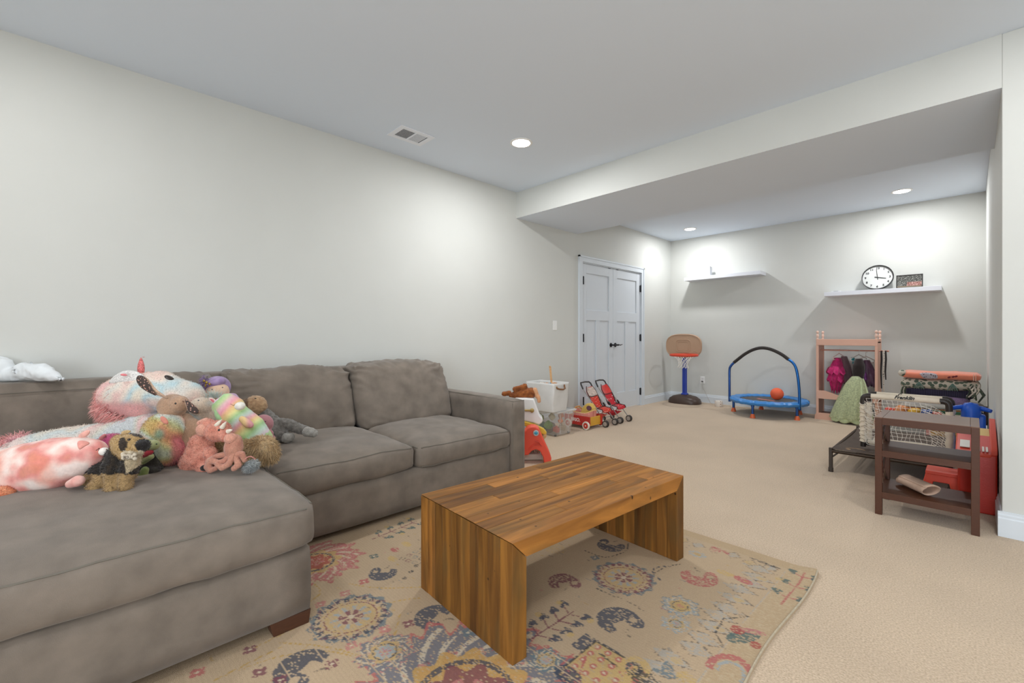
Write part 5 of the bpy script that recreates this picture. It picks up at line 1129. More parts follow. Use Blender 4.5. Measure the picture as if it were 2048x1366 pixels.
for i, (nm, z0, z1, x0, x1, mt, lb, yy) in enumerate(lay):
    r_ = thing(nm, lb, 'blanket', ((x0+x1)/2, 6.4, z0), 0, 'folded blankets on the bench')
    o = soft('folded_layer', (x0, yy, z0), (x1, 6.60, z1+.006), r_, material=mt, r=(z1-z0)*.48, n=(26, 10, 6), puff=(.008, .012, .006), wr=.010, seed=40+i, wscale=6)
    if i == 2:
        for k, x in enumerate((.0, .022, .05)): build(MB().box((x, yy-.014, z0+.002), (x+.013, yy-.004, z1+.004)), 'red_stripe', M('#b3262c', 'cloth'), r_, smooth=False, bev=.003)
    if i == 6:
        for x in (.015, .03): build(MB().box((x, yy-.014, z0+.004), (x+.005, yy-.006, z1+.006)), 'pale_stripe', M('#f1d4c2', 'cloth'), r_, smooth=False)
        build(MB().ell((-.305, yy-.002, z0+.036), (.085, .018, .032), Matrix.Rotation(.06, 3, 'Y')), 'floral_patch', floral('#b9b0b8', ['#3a343c', '#7f6f80', '#d8cfd0', '#4b5a4c'], 60, 'patch_print'), r_)
        for x in (-.155, -.125, -.105): build(MB().ell((x, yy-.012, z0+.030+(x+.155)*.25), (.013, .006, .009), Matrix.Rotation(-.6, 3, 'Y')), 'printed_berry', M('#7a2f34', 'cloth'), r_)
        build(MB().ell((-.515, yy+.03, z0+.05), (.035, .05, .036)), 'turned_corner', M_FLO, r_)
    if i == 5:
        for k in range(16):
            x = .0+.07*(k/15)+random.uniform(-.008, .008); L0 = random.uniform(.06, .14); z = z0+.08-random.uniform(0, .06); y = yy-.016-random.uniform(0, .02)
            build(MB().tube([(x, y+.02, z), (x+random.uniform(-.03, .03), y-.005, z-L0*.4), (x+random.uniform(-.05, .04), y, z-L0)], [.006, .010, .007], 5), 'fringe', (M('#4d5a49', 'cloth'), M_FLO, M('#3d463c', 'cloth'), M('#cfc4b8', 'cloth'))[k % 4], r_)
        for x in (-.38, -.13): 
            for k in range(5): build(MB().tube([(x, yy-.018, z0+.07), (x+(k-2)*.012, yy-.022, z0+.035), (x+(k-2)*.018, yy-.020, z0-.002)], [.005, .005, .003], 5), 'fringe', M('#68857a', 'cloth'), r_)
        for k in range(5): build(MB().tube([(-.51+k*.008, yy-.01, z0+.01), (-.52+k*.008, yy-.014, z0-.03), (-.525+k*.012, yy-.012, z0-.09)], [.006, .006, .004], 5), 'fringe', M(('#5c6b55', '#3d3a38', '#cfc4b8')[k % 3], 'cloth'), r_)
# ------------------------------------------------------------------ toys behind the goal
t = thing('toy_tub', 'grey fabric tub full of toys behind the goal net', 'tub', (-.42, 5.95, 0))
def tubshape(mb, c, a, b, h, tp=1.08, th=.008):
    for (s, f) in ((1, 1), (-1, 1)):
        mb.box((c[0]+s*a-(.004), c[1]-b, 0.01), (c[0]+s*a+.004, c[1]+b, h)); mb.box((c[0]-a, c[1]+s*b-.004, .01), (c[0]+a, c[1]+s*b+.004, h))
    mb.box((c[0]-a, c[1]-b, 0), (c[0]+a, c[1]+b, .012))
mb = MB(); tubshape(mb, (-.42, 5.95), .20, .15, .26); build(mb, 'walls', M('#a9aaa6', 'cloth'), t, smooth=False, bev=.003)
build(MB().tube([(-.62, 5.8, .262), (-.22, 5.8, .262), (-.22, 6.1, .262), (-.62, 6.1, .262)], .006, 6, True), 'rim', M('#8e8f8c', 'cloth'), t)
toys = [(-.58, 5.88, .31, .055, '#cf4a38', 'red'), (-.50, 5.86, .335, .06, '#d98d55', 'tan orange'), (-.40, 5.85, .33, .055, '#e3b23c', 'yellow'), (-.31, 5.87, .33, .05, '#3f5d9e', 'blue'), (-.24, 5.88, .315, .045, '#d7776c', 'pink'), (-.36, 6.0, .30, .05, '#4a7a5a', 'green'), (-.53, 6.0, .30, .05, '#d9d2c6', 'white')]
for x, y, z, r_, c, nm in toys:
    tt = thing('tub_toy', nm+' rounded toy sticking out of the grey tub', 'toy', (x, y, z), 0, 'toys in the grey tub'); build(MB().ell((x, y, z), (r_, r_*.9, r_*.8), Matrix.Rotation(x*9, 3, 'Y')), 'body', M(c, 'plastic'), tt); build(MB().ell((x+r_*.6, y-r_*.4, z+r_*.5), r_*.42), 'knob', M(c, 'plastic'), tt)
t = thing('wicker_basket', 'round honey wicker basket behind right side of goal', 'basket', (-.12, 5.62, 0))
mb = MB()
for k in range(16):
    z = .012+k*.02; r_ = .105+.03*math.sin(k/15*PI*.8); mb.tube([(-.12+r_*math.cos(a), 5.62+r_*math.sin(a), z+.003*math.sin(a*12+k*PI)) for a in np.linspace(0, 2*PI, 36, endpoint=False)], .011, 6, True)
build(mb, 'woven_wall', M('#c39a5c', 'wood'), t); build(MB().lathe([(.11, 0), (.11, .01), (.001, .01)], (-.12, 5.62, 0)), 'bottom', M('#b98f52', 'wood'), t)
t = thing('game_box', 'flat printed game box with green edge leaning behind goal', 'box', (-.2, 6.12, .0))
build(MB().box((-.36, 6.13, 0), (-.02, 6.18, .335)), 'carton', M('#e6dccf', 'paint'), t, smooth=False); build(MB().box((-.361, 6.129, .31), (-.019, 6.181, .336)), 'lid_edge', M('#3f6b4f', 'paint'), t, smooth=False)
t = thing('picture_book', 'pink picture book standing between grey tub and wicker basket', 'book', (-.2, 5.7, 0))
build(MB().cbox((-.215, 5.72, .17), (.17, .02, .30), .1, -.15), 'cover', M('#e6a9a4', 'paint'), t, smooth=False); build(MB().cbox((-.215, 5.722, .17), (.165, .015, .302), .1, -.15), 'pages', M('#efe8dd', 'paint'), t, smooth=False)

# ------------------------------------------------------------------ raised pet cot
t = thing('pet_cot', 'dark brown raised mesh pet cot standing under soccer goal', 'pet bed', (-.44, 4.9, 0)); M_COT = M('#4b4038', 'metal')
cx0_, cx1_, cy0_, cy1_ = -.79, -.10, 4.285, 5.50
for s_, (a, b) in enumerate((((cx0_, cy0_), (cx1_, cy0_)), ((cx1_, cy0_), (cx1_, cy1_)), ((cx1_, cy1_), (cx0_, cy1_)), ((cx0_, cy1_), (cx0_, cy0_)))):
    build(MB().tube([(*a, .165), (*b, .165)], .013, 10), 'rail', M_COT, t)
for x in (cx0_, cx1_):
    for y in (cy0_, cy1_): 
        lg = build(MB().tube([(x, y, .0), (x, y, .19)], .014, 10).lathe([(.018, 0), (.018, .03), (.015, .033)], (x, y, 0), 12), 'leg', M('#3d342e', 'plastic'), t)
        dx = .05 if x < -.4 else -.05; build(MB().tube([(x, y, .11), (x+dx, y, .16)], .007, 6), 'brace', M('#3d342e', 'plastic'), lg)
def sag_(u, v):
    x = cx0_+(cx1_-cx0_)*u; y = cy0_+(cy1_-cy0_)*v; s = (1-(2*u-1)**2)*(1-(2*v-1)**2); s2 = 16*u*(1-u)*v*(1-v)
    return Vector((x+ .03*(u-.5)*-2*(4*v*(1-v)), y, .182-.032*s**.5 - .003*math.sin(v*30)*s2))
build(MB().grid(sag_, 20, 28), 'mesh_sling', mat('brown_mesh', '#5c4e44', .85, nscale=8, namt=.1, bump=.5, bscale=600), t, solid=.004)
o = build(MB().ell((-.70, 4.42, .168), (.022, .010, .006)).tube([(-.72, 4.46, .17), (-.66, 4.52, .165), (-.60, 4.50, .163)], .003, 5), 'chew_treat', M('#c39a6a', 'wood')); tag(o, 'small tan chew treat lying on the pet cot mesh', 'pet treat')

# ------------------------------------------------------------------ folding soccer goal
t = thing('soccer_goal', 'folded white mini soccer goal with black elbows standing on cot', 'soccer goal', (-.35, 4.55, .17)); M_SLV = mat('cream_sleeve', '#e0d3be', .85, nscale=12, namt=.06, bump=.25, bscale=90); M_ELB = M('#2e2622', 'plastic')
def goal_frame(y, x0, x1, z0, z1, first):
    def P_(x, z): return (x, y, z)
    tb = build(MB().tube([P_(x0+.045, z1), P_(x1-.045, z1-.002)], .020, 14), 'top_bar', M_SLV, t)
    for x, s in ((x0, 1), (x1, -1)):
        build(MB().tube([P_(x+s*.05, z1), P_(x+s*.03, z1), P_(x+s*.012, z1-.006), P_(x+s*.003, z1-.018), P_(x, z1-.035), P_(x, z1-.075)], .021, 12), 'elbow', M_ELB, t)
        r_ = .021
        build(MB().tube([P_(x+.003*math.sin(k*2.1), z1-.07-(z1-.07-z0-.03)*k/14) for k in range(15)], [r_*(1+.10*math.sin(k*1.9)) for k in range(15)], 12), 'post', M_SLV, t)
        build(MB().tube([P_(x, z0+.035), P_(x, z0-.01)], .019, 12).tube([(x, y, z0+.02), (x+s*.04, y, z0+.02)], .017, 10), 'foot_joint', M('#241e1b', 'plastic'), t)
    build(MB().tube([P_(x0+.03, z0+.03), P_(x1-.09, z0+.028)], .018, 12), 'bottom_bar', M_SLV, t); build(MB().tube([P_(x1-.10, z0+.028), P_(x1-.0, z0+.026)], .016, 10), 'bar_end', M('#241e1b', 'plastic'), t)
    return tb
GX0, GX1, GZ0, GZ1 = -.612, -.112, .205, .605
tb = goal_frame(4.50, GX0, GX1, GZ0, GZ1, 1); goal_frame(4.64, GX0+.02, GX1+.01, GZ0, GZ1+.004, 0)
fm = Matrix.Translation((-.335, 4.4785, GZ1+.004)) @ Matrix.Rotation(math.radians(66), 4, 'X'); fm = Matrix.Translation((-.36, 4.4815, GZ1+.0065)) @ Matrix.Rotation(math.radians(68), 4, 'X')
text_obj('Franklin', .036, fm, M('#1d1a19', 'paint'), 'lettering', tb, .0015, .0012, .35)
text_obj('C', .03, Matrix.Translation((-.40, 4.622, GZ1+.012)) @ Matrix.Rotation(math.radians(66), 4, 'X'), M('#1d1a19', 'paint'), 'lettering', tb, .0015, .001, .35)
mb = MB()
def netp(i, j, n, m):
    u = i/n; v = j/m; x = GX0+.02+(GX1-GX0-.04)*u; z = GZ1-.02-(GZ1-GZ0-.04)*v
    pull = (v**2)*(1-min(1, abs(u-.0)*5))+(v**2)*max(0, (u-.72)/.28)*1.0
    return Vector((x+.02*max(0, (u-.72)/.28)*v + .008*math.sin(j*1.3+i), 4.485+.012*math.sin(i*.8+j*.5)+.03*pull, z-.035*max(0, (u-.7)/.3)**1.5*(1-v)*2+.03*(v)*max(0, .15-u)*3))
nI, nJ = 17, 13
for i in range(nI+1): mb.tube([netp(i, j, nI, nJ) for j in range(nJ+1)], .0016, 4)
for j in range(nJ+1): mb.tube([netp(i, j, nI, nJ) for i in range(nI+1)], .0016, 4)
for k in range(34):      # slack side netting gathered along the left post and round the right post
    x = GX0+.03+random.uniform(0, .07); z = random.uniform(GZ0+.04, GZ1-.05); mb.tube([(GX0+.01, 4.48, z+.01), (x*.5+GX0*.5, 4.47-random.uniform(0, .02), z-random.uniform(0, .03)), (x+.02, 4.475, z-random.uniform(.01, .05))], .0017, 4)
for k in range(16):
    z = GZ1-.08-(GZ1-GZ0-.12)*k/15; mb.tube([(GX1-.015, 4.478, z-.03), (GX1-.06, 4.475, z+.01), (GX1-.15+.004*k, 4.478, z+.035)], .0017, 4)
build(mb, 'net', M('#ece5d8', 'cloth'), t, kind='stuff')
for k in range(9):
    z = GZ0+.06+k*.034
    build(MB().tube([(GX0+.022*math.cos(a), 4.50+.026*math.sin(a), z+.006*math.sin(a*2+k)) for a in np.linspace(0, 2*PI, 12, endpoint=False)], .005, 5, True), 'tie', M('#d8ccb8', 'cloth'), t)
build(MB().ell((GX1-.035, 4.475, GZ0+.015), (.022, .012, .035), Matrix.Rotation(.5, 3, 'Y')), 'gathered_knot', M('#e9e4da', 'cloth'), t)

# ------------------------------------------------------------------ blue ride-on
t = thing('blue_rider', 'blue plastic ride-on toy with two handlebars behind red desk', 'ride-on toy', (.02, 4.62, 0)); M_RB = M('#1f5fd0', 'plastic')
mb = MB(); mb.lathe([(.062, .0), (.062, .05), (.056, .085), (.04, .105), (.001, .112)], (.0, 4.60, .49), 24, Matrix.Diagonal((.85, 1, 1))); mb.ell((.0, 4.575, .585), (.022, .02, .02)); build(mb, 'head', M_RB, t)
for s in (-1, 1): build(MB().tube([(.0+s*.045, 4.60, .565), (.0+s*.075, 4.585, .56), (.0+s*.1, 4.57, .553)], [.017, .015, .013], 10), 'handlebar', M_RB, t)
build(MB().prism([(4.56, .05), (4.75, .05), (4.70, .36), (4.66, .52), (4.57, .52), (4.55, .36)], 'x', -.035, .075, None), 'neck', M_RB, t, bev=.015)
build(MB().prism([(4.50, .02), (5.0, .02), (5.0, .14), (4.8, .22), (4.6, .26), (4.5, .2)], 'x', -.06, .09), 'body', M_RB, t, bev=.02)
# ------------------------------------------------------------------ red desk with bench seat
t = thing('red_desk', 'red plastic toddler desk with attached seat beside the stub wall', 'desk', (0, 4.1, 0)); M_RED = mat('red_plastic', '#cf3424', .42, bump=.15, bscale=120); M_RED2 = M('#e2503a', 'plastic')
build(MB().prism([(3.92, 0), (4.34, 0), (4.34, .46), (4.12, .42), (3.93, .36), (3.92, .24)], 'x', .028, .112), 'side_panel', M_RED, t, bev=.008)
build(MB().prism([(3.93, .36), (4.34, .46), (4.36, .53), (3.98, .40)], 'x', .085, .114), 'raised_edge', M_RED2, t, bev=.004)
build(MB().prism([(3.96, .10), (4.30, .10), (4.30, .40), (3.94, .345)], 'x', -.060, .03), 'cabinet', M_RED, t, bev=.012)
build(MB().prism([(3.93, .335), (4.30, .395), (4.31, .425), (3.925, .362)], 'x', -.070, .09), 'desktop', M_RED2, t, bev=.008)
build(MB().prism([(4.13, .41), (4.33, .45), (4.33, .462), (4.13, .42)], 'x', .0, .084), 'yellow_tray', M('#dcc064', 'plastic'), t, smooth=False)
for k, x in enumerate((.03, .048, .064)): build(MB().prism([(3.95, .373), (4.10, .40), (4.10, .404), (3.95, .377)], 'x', x, x+.010), 'white_strip', M('#e9ded6', 'paint'), t, smooth=False)
build(MB().prism([(3.99, .380), (4.12, .402), (4.12, .406), (3.99, .384)], 'x', -.05, -.005), 'paper', M('#e3dfd6', 'paint'), t, smooth=False)
o = thing('red_stool', 'low red plastic step seat attached before the red desk', 'stool', (-.14, 4.12, 0))
mb = MB(); mb.box((-.215, 4.02, .165), (-.05, 4.20, .19)); build(mb, 'top', M_RED2, o, smooth=False, bev=.006)
for y in (4.025, 4.175): build(MB().prism([(-.25, 0), (-.205, 0), (-.175, .12), (-.10, .12), (-.075, 0), (-.03, 0), (-.052, .175), (-.213, .175)], 'y', y, y+.018), 'leg_frame', M_RED2, o, smooth=False, bev=.004)

# ------------------------------------------------------------------ dark wood shelf unit in front
t = thing('shelf_unit', 'espresso wood low shelf unit with crossed rod sides', 'shelf unit', (-.19, 3.65, 0)); M_ESP = mat('espresso_wood', '#4b260e', .5, nscale=30, namt=.10, stretch=(1, 6, 6), bump=.08, bscale=150); M_ESPT = mat('espresso_top', '#6b4a37', .45, nscale=30, namt=.08, stretch=(1, 8, 8), bump=.06, bscale=150, coat=.3)
ux0, ux1, uy0, uy1, uh = -.413, .034, 3.456, 3.845, .588
for x in (ux0, ux1-.034):
    for y in (uy0, uy1-.034): build(MB().box((x, y, 0), (x+.034, y+.034, uh-.002)), 'leg', M_ESP, t, smooth=False, bev=.0015)
build(MB().box((ux0+.034, uy0, uh-.042), (ux1-.034, uy0+.02, uh)), 'apron', M_ESP, t, smooth=False, bev=.001); build(MB().box((ux0+.034, uy1-.02, uh-.042), (ux1-.034, uy1, uh)), 'apron', M_ESP, t, smooth=False, bev=.001)
build(MB().box((ux0+.037, uy0+.0, uh-.002), (ux1-.037, uy1, uh+.002)), 'top_panel', M_ESPT, t, smooth=False, bev=.001)
for x in (ux0, ux1-.036): build(MB().box((x, uy0, uh-.004), (x+.036, uy1, uh+.002)), 'end_board', M_ESPT, t, smooth=False, bev=.001); 
for x in (ux0+.006, ux1-.026): build(MB().box((x, uy0+.034, uh-.04), (x+.02, uy1-.034, uh-.004)), 'apron', M_ESP, t, smooth=False)
for z in (.357, .106): build(MB().box((ux0+.012, uy0+.004, z), (ux1-.012, uy1-.004, z+.030)).box((ux0+.034, uy0+.001, z-.004), (ux1-.034, uy0+.018, z+.034)), 'shelf_board', M_ESP, t, smooth=False, bev=.001)
for x in (ux0+.017, ux1-.017):
    for za, zb in ((.14, .352), (.39, .548)):
        for dx in (-.004, .004): 
            build(MB().tube([(x+dx, uy0+.034, za), (x+dx, uy1-.034, zb)], .0035, 6), 'cross_rod', M('#8c7b70', 'metal'), t); build(MB().tube([(x+dx, uy0+.034, zb), (x+dx, uy1-.034, za)], .0035, 6), 'cross_rod', M('#8c7b70', 'metal'), t)
# rolled felt sheet on the lower shelf
a = Vector((-.30, 3.72, .178)); b_ = Vector((-.165, 3.545, .178)); ax_ = (b_-a).normalized(); sd_ = ax_.cross(Vector((0,0,1))).normalized(); up_ = Vector((0,0,1))
def roll(u, v):
    th = u*2*PI*1.35+.6; r_ = .040-.006*u; flare = 1+.25*v*(1 if u > .75 else .15); q = a+(b_-a)*(v*1.0+ (.10*math.sin(th)) )
    return q+sd_*math.cos(th)*r_*flare*1.15+up_*(math.sin(th)*r_*.85*flare)
o = build(MB().grid(roll, 48, 8), 'rolled_felt', mat('beige_felt', '#d0b09a', .85, nscale=40, namt=.06, bump=.3, bscale=300), solid=.005); tag(o, 'rolled beige felt sheet lying on bottom shelf of dark unit', 'felt roll')

# ------------------------------------------------------------------ two doll strollers by the closet
def stroller(yc, x0, seat_m, back_m, label, dark='#3c2c2c', hz=.50, w=.2):
    t = thing('doll_stroller', label, 'doll stroller', (x0-.2, yc, 0), 0, 'doll strollers by the closet doors'); M_AL = M('#b9b7b4', 'metal'); M_GR = M('#2f2a29', 'plastic')
    fx, hx = x0, x0-.37
    for s in (-1, 1):
        y = yc+s*w/2
        build(MB().tube([(fx, y, .045), (fx-.19, y, .265), (hx+.03, y, hz-.07)], .006, 8), 'front_leg', M_AL, t)
        build(MB().tube([(fx-.13, y, .215), (fx-.245, y, .045)], .0055, 8), 'rear_leg', M_AL, t)
        build(MB().cbox((fx-.16, y, .235), (.05, .016, .022), 0, 0, .85), 'hinge_joint', M_GR, t, bev=.003)
        for wx, r_ in ((fx, .040), (fx-.25, .034)):
            for dy in ((-.013, .013) if wx == fx else (0,)):
                wh = build(MB().tube([(wx+(r_-.007)*math.cos(a), y+dy, r_+(r_-.007)*math.sin(a)) for a in np.linspace(0, 2*PI, 20, endpoint=False)], .0075, 8, True), 'wheel', M('#3a3430', 'plastic'), t)
                build(MB().lathe([(r_-.010, -.004), (r_-.010, .004), (.004, .006), (.001, .006)], (wx, y+dy, r_), 16, RX), 'hubcap', M('#a39a90', 'plastic'), wh)
    build(MB().tube([(hx+.035, yc-w/2, hz-.075), (hx+.005, yc-w/2, hz-.02), (hx-.012, yc-w/2+.015, hz), (hx-.014, yc, hz+.006), (hx-.012, yc+w/2-.015, hz), (hx+.005, yc+w/2, hz-.02), (hx+.035, yc+w/2, hz-.075)], .0095, 10), 'push_handle', M_GR, t)
    build(MB().tube([(fx-.25, yc-w/2, .04), (fx-.25, yc+w/2, .04)], .004, 6), 'axle', M_AL, t)
    prof = [(hx+.052, hz-.045), (hx+.085, hz-.11), (hx+.13, hz-.18), (hx+.165, hz-.25), (hx+.185, hz-.285), (hx+.25, hz-.295), (hx+.31, hz-.30), (hx+.325, hz-.33)]
    def f(u, v, a0, a1, off=0):
        k = (a0+(a1-a0)*v)*(len(prof)-1); i = min(len(prof)-2, int(k)); q = k-i; x = prof[i][0]*(1-q)+prof[i+1][0]*q; z = prof[i][1]*(1-q)+prof[i+1][1]*q; s = math.sin(u*PI)
        return Vector((x-.018*s+off, yc+(u-.5)*(w-.016)*(1-.35*max(0, .12-(a0+(a1-a0)*v))/.12), z-.016*s+off))
    build(MB().grid(lambda u, v: f(u, v, 0, .62), 10, 14), 'backrest', seat_m, t, solid=.006)
    build(MB().grid(lambda u, v: f(u, v, .02, .24, .006), 10, 8), 'head_panel', back_m, t, solid=.003)
    build(MB().grid(lambda u, v: f(u, v, .62, 1), 10, 8), 'seat', seat_m, t, solid=.006)
    for u in (.0, 1.0): build(MB().tube([f(u, v, 0, 1)+Vector((.004, 0, .004)) for v in np.linspace(0, 1, 16)], .005, 6), 'edge_binding', M(dark, 'cloth'), t)
    for v in (.24, .62): build(MB().tube([f(u, v, 0, 1)+Vector((.005, 0, .005)) for u in np.linspace(0, 1, 10)], .0045, 6), 'edge_binding', M(dark, 'cloth'), t)
    mb = MB(); mb.grid(lambda u, v: Vector((fx-.24+.14*u, yc+(v-.5)*(w-.02), .12-.05*math.sin(u*PI)*math.sin(v*PI)**.3)), 8, 8); build(mb, 'storage_basket', seat_m, t, solid=.004)
    return t
M_DOT = dotmat('red_dot_cloth', '#d2402e', '#f3e2d8', 60, .2); M_HRT = dotmat('red_heart_cloth', '#c92f3a', '#f1d7d2', 26, .17)
stroller(4.56, -3.055, M_DOT, mat('grey_print_panel', '#c9b7ac', .9, nscale=35, namt=.25), 'red polka dot doll stroller with printed head panel, nearer the bins')
stroller(4.885, -3.062, M_HRT, M('#d8403a', 'cloth'), 'red heart print doll stroller parked against the closet door')

# ------------------------------------------------------------------ wooden wagon with basket and carrier
t = thing('toy_wagon', 'red and yellow wooden toy wagon with white wheels beside the bins', 'wagon', (-3.27, 4.32, 0)); M_WR = M('#b8322a', 'plastic'); M_WY = M('#e0aa3c', 'plastic')
wx0, wx1, wy0, wy1 = -3.46, -3.085, 4.185, 4.44
side = [(wx0, .045), (wx1, .045), (wx1, .15), (wx0, .15)]
s1 = build(MB().prism([(wx0, .04), (wx1-.01, .04), (wx1, .06), (wx1, .15), (wx0, .15)], 'y', wy0, wy0+.014), 'side_board', M_WR, t, smooth=False, bev=.003); build(MB().prism([(wx0, .04), (wx1-.01, .04), (wx1, .06), (wx1, .15), (wx0, .15)], 'y', wy1-.014, wy1), 'side_board', M_WR, t, smooth=False, bev=.003)
for x in (wx0+.02, wx1-.034): build(MB().box((x, wy0+.014, .055), (x+.012, wy1-.014, .14)), 'end_board', M_WY, t, smooth=False, bev=.002)
build(MB().box((wx0, wy0+.014, .04), (wx1-.02, wy1-.014, .055)), 'floor_board', M_WY, t, smooth=False)
text_obj('BRIO.', .056, Matrix.Translation((wx1-.205, wy0-.001, .098)) @ Matrix.Rotation(PI/2, 4, 'X'), M('#efe0d8', 'paint'), 'lettering', s1, .0008, .0014)
for x in (wx0+.07, wx1-.04):
    for y in (wy0-.016, wy1+.016):
        wh = build(MB().lathe([(.047, -.010), (.050, 0), (.047, .010), (.034, .011), (.033, -.011)], (x, y, .05), 28, RX), 'wheel', M('#e6ddcf', 'plastic'), t)
        build(MB().lathe([(.033, -.009), (.033, .009), (.010, .012), (.001, .013)], (x, y, .05), 24, RX), 'hubcap', M('#c23a2e', 'plastic'), wh)
        if y < wy0: build(MB().ell((x, y-.013, .05), (.008, .004, .008)), 'hub_pin', M('#ece6dd', 'plastic'), wh)
t = thing('pink_basket', 'pink patterned carry basket standing in the toy wagon', 'basket', (-3.25, 4.30, .057))
def bk(u, v):
    a = u*2*PI; z = .058+v*.125; rim = 1+.1*v; ca, sa = math.cos(a), math.sin(a); return Vector((-3.25+.125*rim*math.copysign(abs(ca)**.6, ca), 4.305+.09*rim*math.copysign(abs(sa)**.6, sa), z+v*.03*abs(ca)**3))
build(MB().grid(bk, 40, 8), 'wall', dotmat('pink_print', '#dd8e80', '#f0d6c8', 42, .16), t, solid=.005)
build(MB().tube([bk(u, 1) for u in np.linspace(0, 1, 40, endpoint=False)], .005, 6, True), 'rim', M('#e8c07e', 'plastic'), t)
for s in (-1,): build(MB().tube([(-3.36, 4.25, .20), (-3.35, 4.27, .235), (-3.33, 4.30, .24), (-3.31, 4.33, .21)], .008, 8), 'carry_loop', M('#c98a4a', 'wood'), t)
t = thing('doll_carrier', 'mustard yellow doll carrier with round opening inside the basket', 'doll carrier', (-3.22, 4.34, .12))
build(MB().prism([(-3.33, .12), (-3.12, .12), (-3.125, .24), (-3.16, .285), (-3.21, .288), (-3.27, .24)], 'y', 4.29, 4.37), 'shell', M('#d8b45c', 'cloth'), t, bev=.012)
build(MB().lathe([(.036, -.004), (.036, .004), (.001, .004)], (-3.17, 4.287, .235), 24, Matrix.Rotation(PI/2, 3, 'X') @ Matrix.Diagonal((1, .75, 1))), 'opening', M('#6d4352', 'cloth'), t)

# ------------------------------------------------------------------ storage bins
M_BIN = mat('frosted_plastic', '#efede9', .3, alpha=.24, bump=.05, bscale=60); M_LID = mat('frosted_lid', '#e9e8e6', .35, alpha=.8)
def loft(mb, c, a0, b0, a1, b1, z0, z1, r=.04, n=10, rz=0, bottom=True, seg=6):
    def ring(a, b, z):
        o = []
        for q, (sx, sy) in enumerate(((1, 1), (-1, 1), (-1, -1), (1, -1))):
            for k in range(n+1):
                an = q*PI/2+k/n*PI/2; p = Vector((sx*(a-r), sy*(b-r), 0))+Vector((math.cos(an)*r, math.sin(an)*r, 0)); p.rotate(Euler((0,0,rz))); o.append(Vector((c[0], c[1], z))+p)
        return o
    R0 = [ring(a0+(a1-a0)*k/seg, b0+(b1-b0)*k/seg, z0+(z1-z0)*k/seg) for k in range(seg+1)]; m = len(R0[0]); V = [p for rg in R0 for p in rg]
    F = [(k*m+i, k*m+(i+1) % m, (k+1)*m+(i+1) % m, (k+1)*m+i) for k in range(seg) for i in range(m)]
    if bottom: F.append(tuple(range(m))[::-1])
    mb.add(V, F); return mb
t = thing('clear_bin', 'clear lidded storage bin with coloured toys on the carpet', 'storage bin', (-3.32, 3.79, 0)); bc = (-3.325, 3.785)
build(loft(MB(), bc, .185, .135, .225, .165, .012, .262, .03, 6, .04), 'tub', M_BIN, t)
mb = MB(); loft(mb, bc, .235, .176, .240, .180, .258, .272, .03, 6, .04); mb.V += [(*p[:2], .282) for p in mb.V[-len(mb.V)//7:]]; m_ = 28; base_ = len(mb.V)-m_
build(mb, 'lid_rim', M_LID, t); build(loft(MB(), bc, .226, .168, .222, .164, .268, .278, .03, 6, .04), 'lid_panel', M_LID, t, solid=.002)
for sx in (-1, 1):
    for sy in (-1, 1): build(MB().lathe([(.012, -.008), (.012, .008), (.001, .008)], (bc[0]+sx*.16, bc[1]+sy*.11, .012), 12, RX), 'caster', M('#3a3a3a', 'plastic'), t)
for sx in (-.07, .07): build(MB().box((bc[0]+.192, bc[1]+sx-.008, .02), (bc[0]+.198, bc[1]+sx+.008, .25)), 'moulded_rib', M_BIN, t, smooth=False)
for i, (dx, dy, z, r_, c, nm) in enumerate(((.13, -.06, .06, .045, '#c45a4a', 'red'), (.12, .05, .07, .05, '#b8a48a', 'beige'), (.04, -.09, .10, .055, '#6f9a4a', 'leaf green'), (.14, .0, .15, .04, '#e0783c', 'orange'), (-.05, -.08, .07, .06, '#3e6a58', 'dark green'), (-.1, -.07, .16, .05, '#8fae4e', 'lime green'), (.08, .08, .19, .04, '#d88a6a', 'peach'), (.0, .0, .05, .07, '#7a6a5a', 'brown'), (.05, -.04, .19, .05, '#c9c4a8', 'cream'))):
    tt = thing('bin_toy', nm+' toy seen through wall of the clear bin', 'toy', (bc[0]+dx, bc[1]+dy, z), 0, 'toys inside the clear bin'); c_ = Vector((bc[0]+dx, bc[1]+dy, z)); build(MB().cbox(c_, (r_*1.5, r_*1.1, r_*1.2), i*.7, i*.3, .2), 'body', M(c, 'plastic'), tt, bev=.01); build(MB().ell(c_+Vector((0, 0, r_*.6)), r_*.4), 'knob', M(c, 'plastic'), tt)
t = thing('fabric_bin', 'white canvas bin with brown leather handle stacked on clear bin', 'storage bin', (-3.27, 3.64, .28)); fc_ = (-3.265, 3.655)
M_CAN = mat('white_canvas', '#dcdbd8', .85, nscale=9, namt=.05, bump=.35, bscale=14, sheen=.2)
o = build(loft(MB(), fc_, .180, .12, .200, .130, .283, .585, .02, 5, .03, seg=14), 'bag', M_CAN, t, solid=.004)
for v in o.data.vertices: v.co += Vector((noise.noise(v.co*7), noise.noise(v.co*7+Vector((9, 0, 0))), 0))*.012
build(MB().tube([(fc_[0]+.203, 3.575, .535), (fc_[0]+.225, 3.60, .525), (fc_[0]+.235, 3.645, .520), (fc_[0]+.225, 3.685, .528), (fc_[0]+.205, 3.70, .55), (fc_[0]+.202, 3.70, .565)], .009, 8), 'leather_handle', M('#7d5535', 'cloth'), t)
for y in (3.575, 3.70): build(MB().ell((fc_[0]+.205, y, .545), (.004, .010, .010)), 'rivet', M('#a8783a', 'metal'), t)
t = thing('wooden_stick', 'long flat wooden stick standing up out of canvas bin', 'stick', (-3.25, 3.66, .4)); p0 = W(1104, 775, 4.85); p1 = W(1100, 733, 4.83)
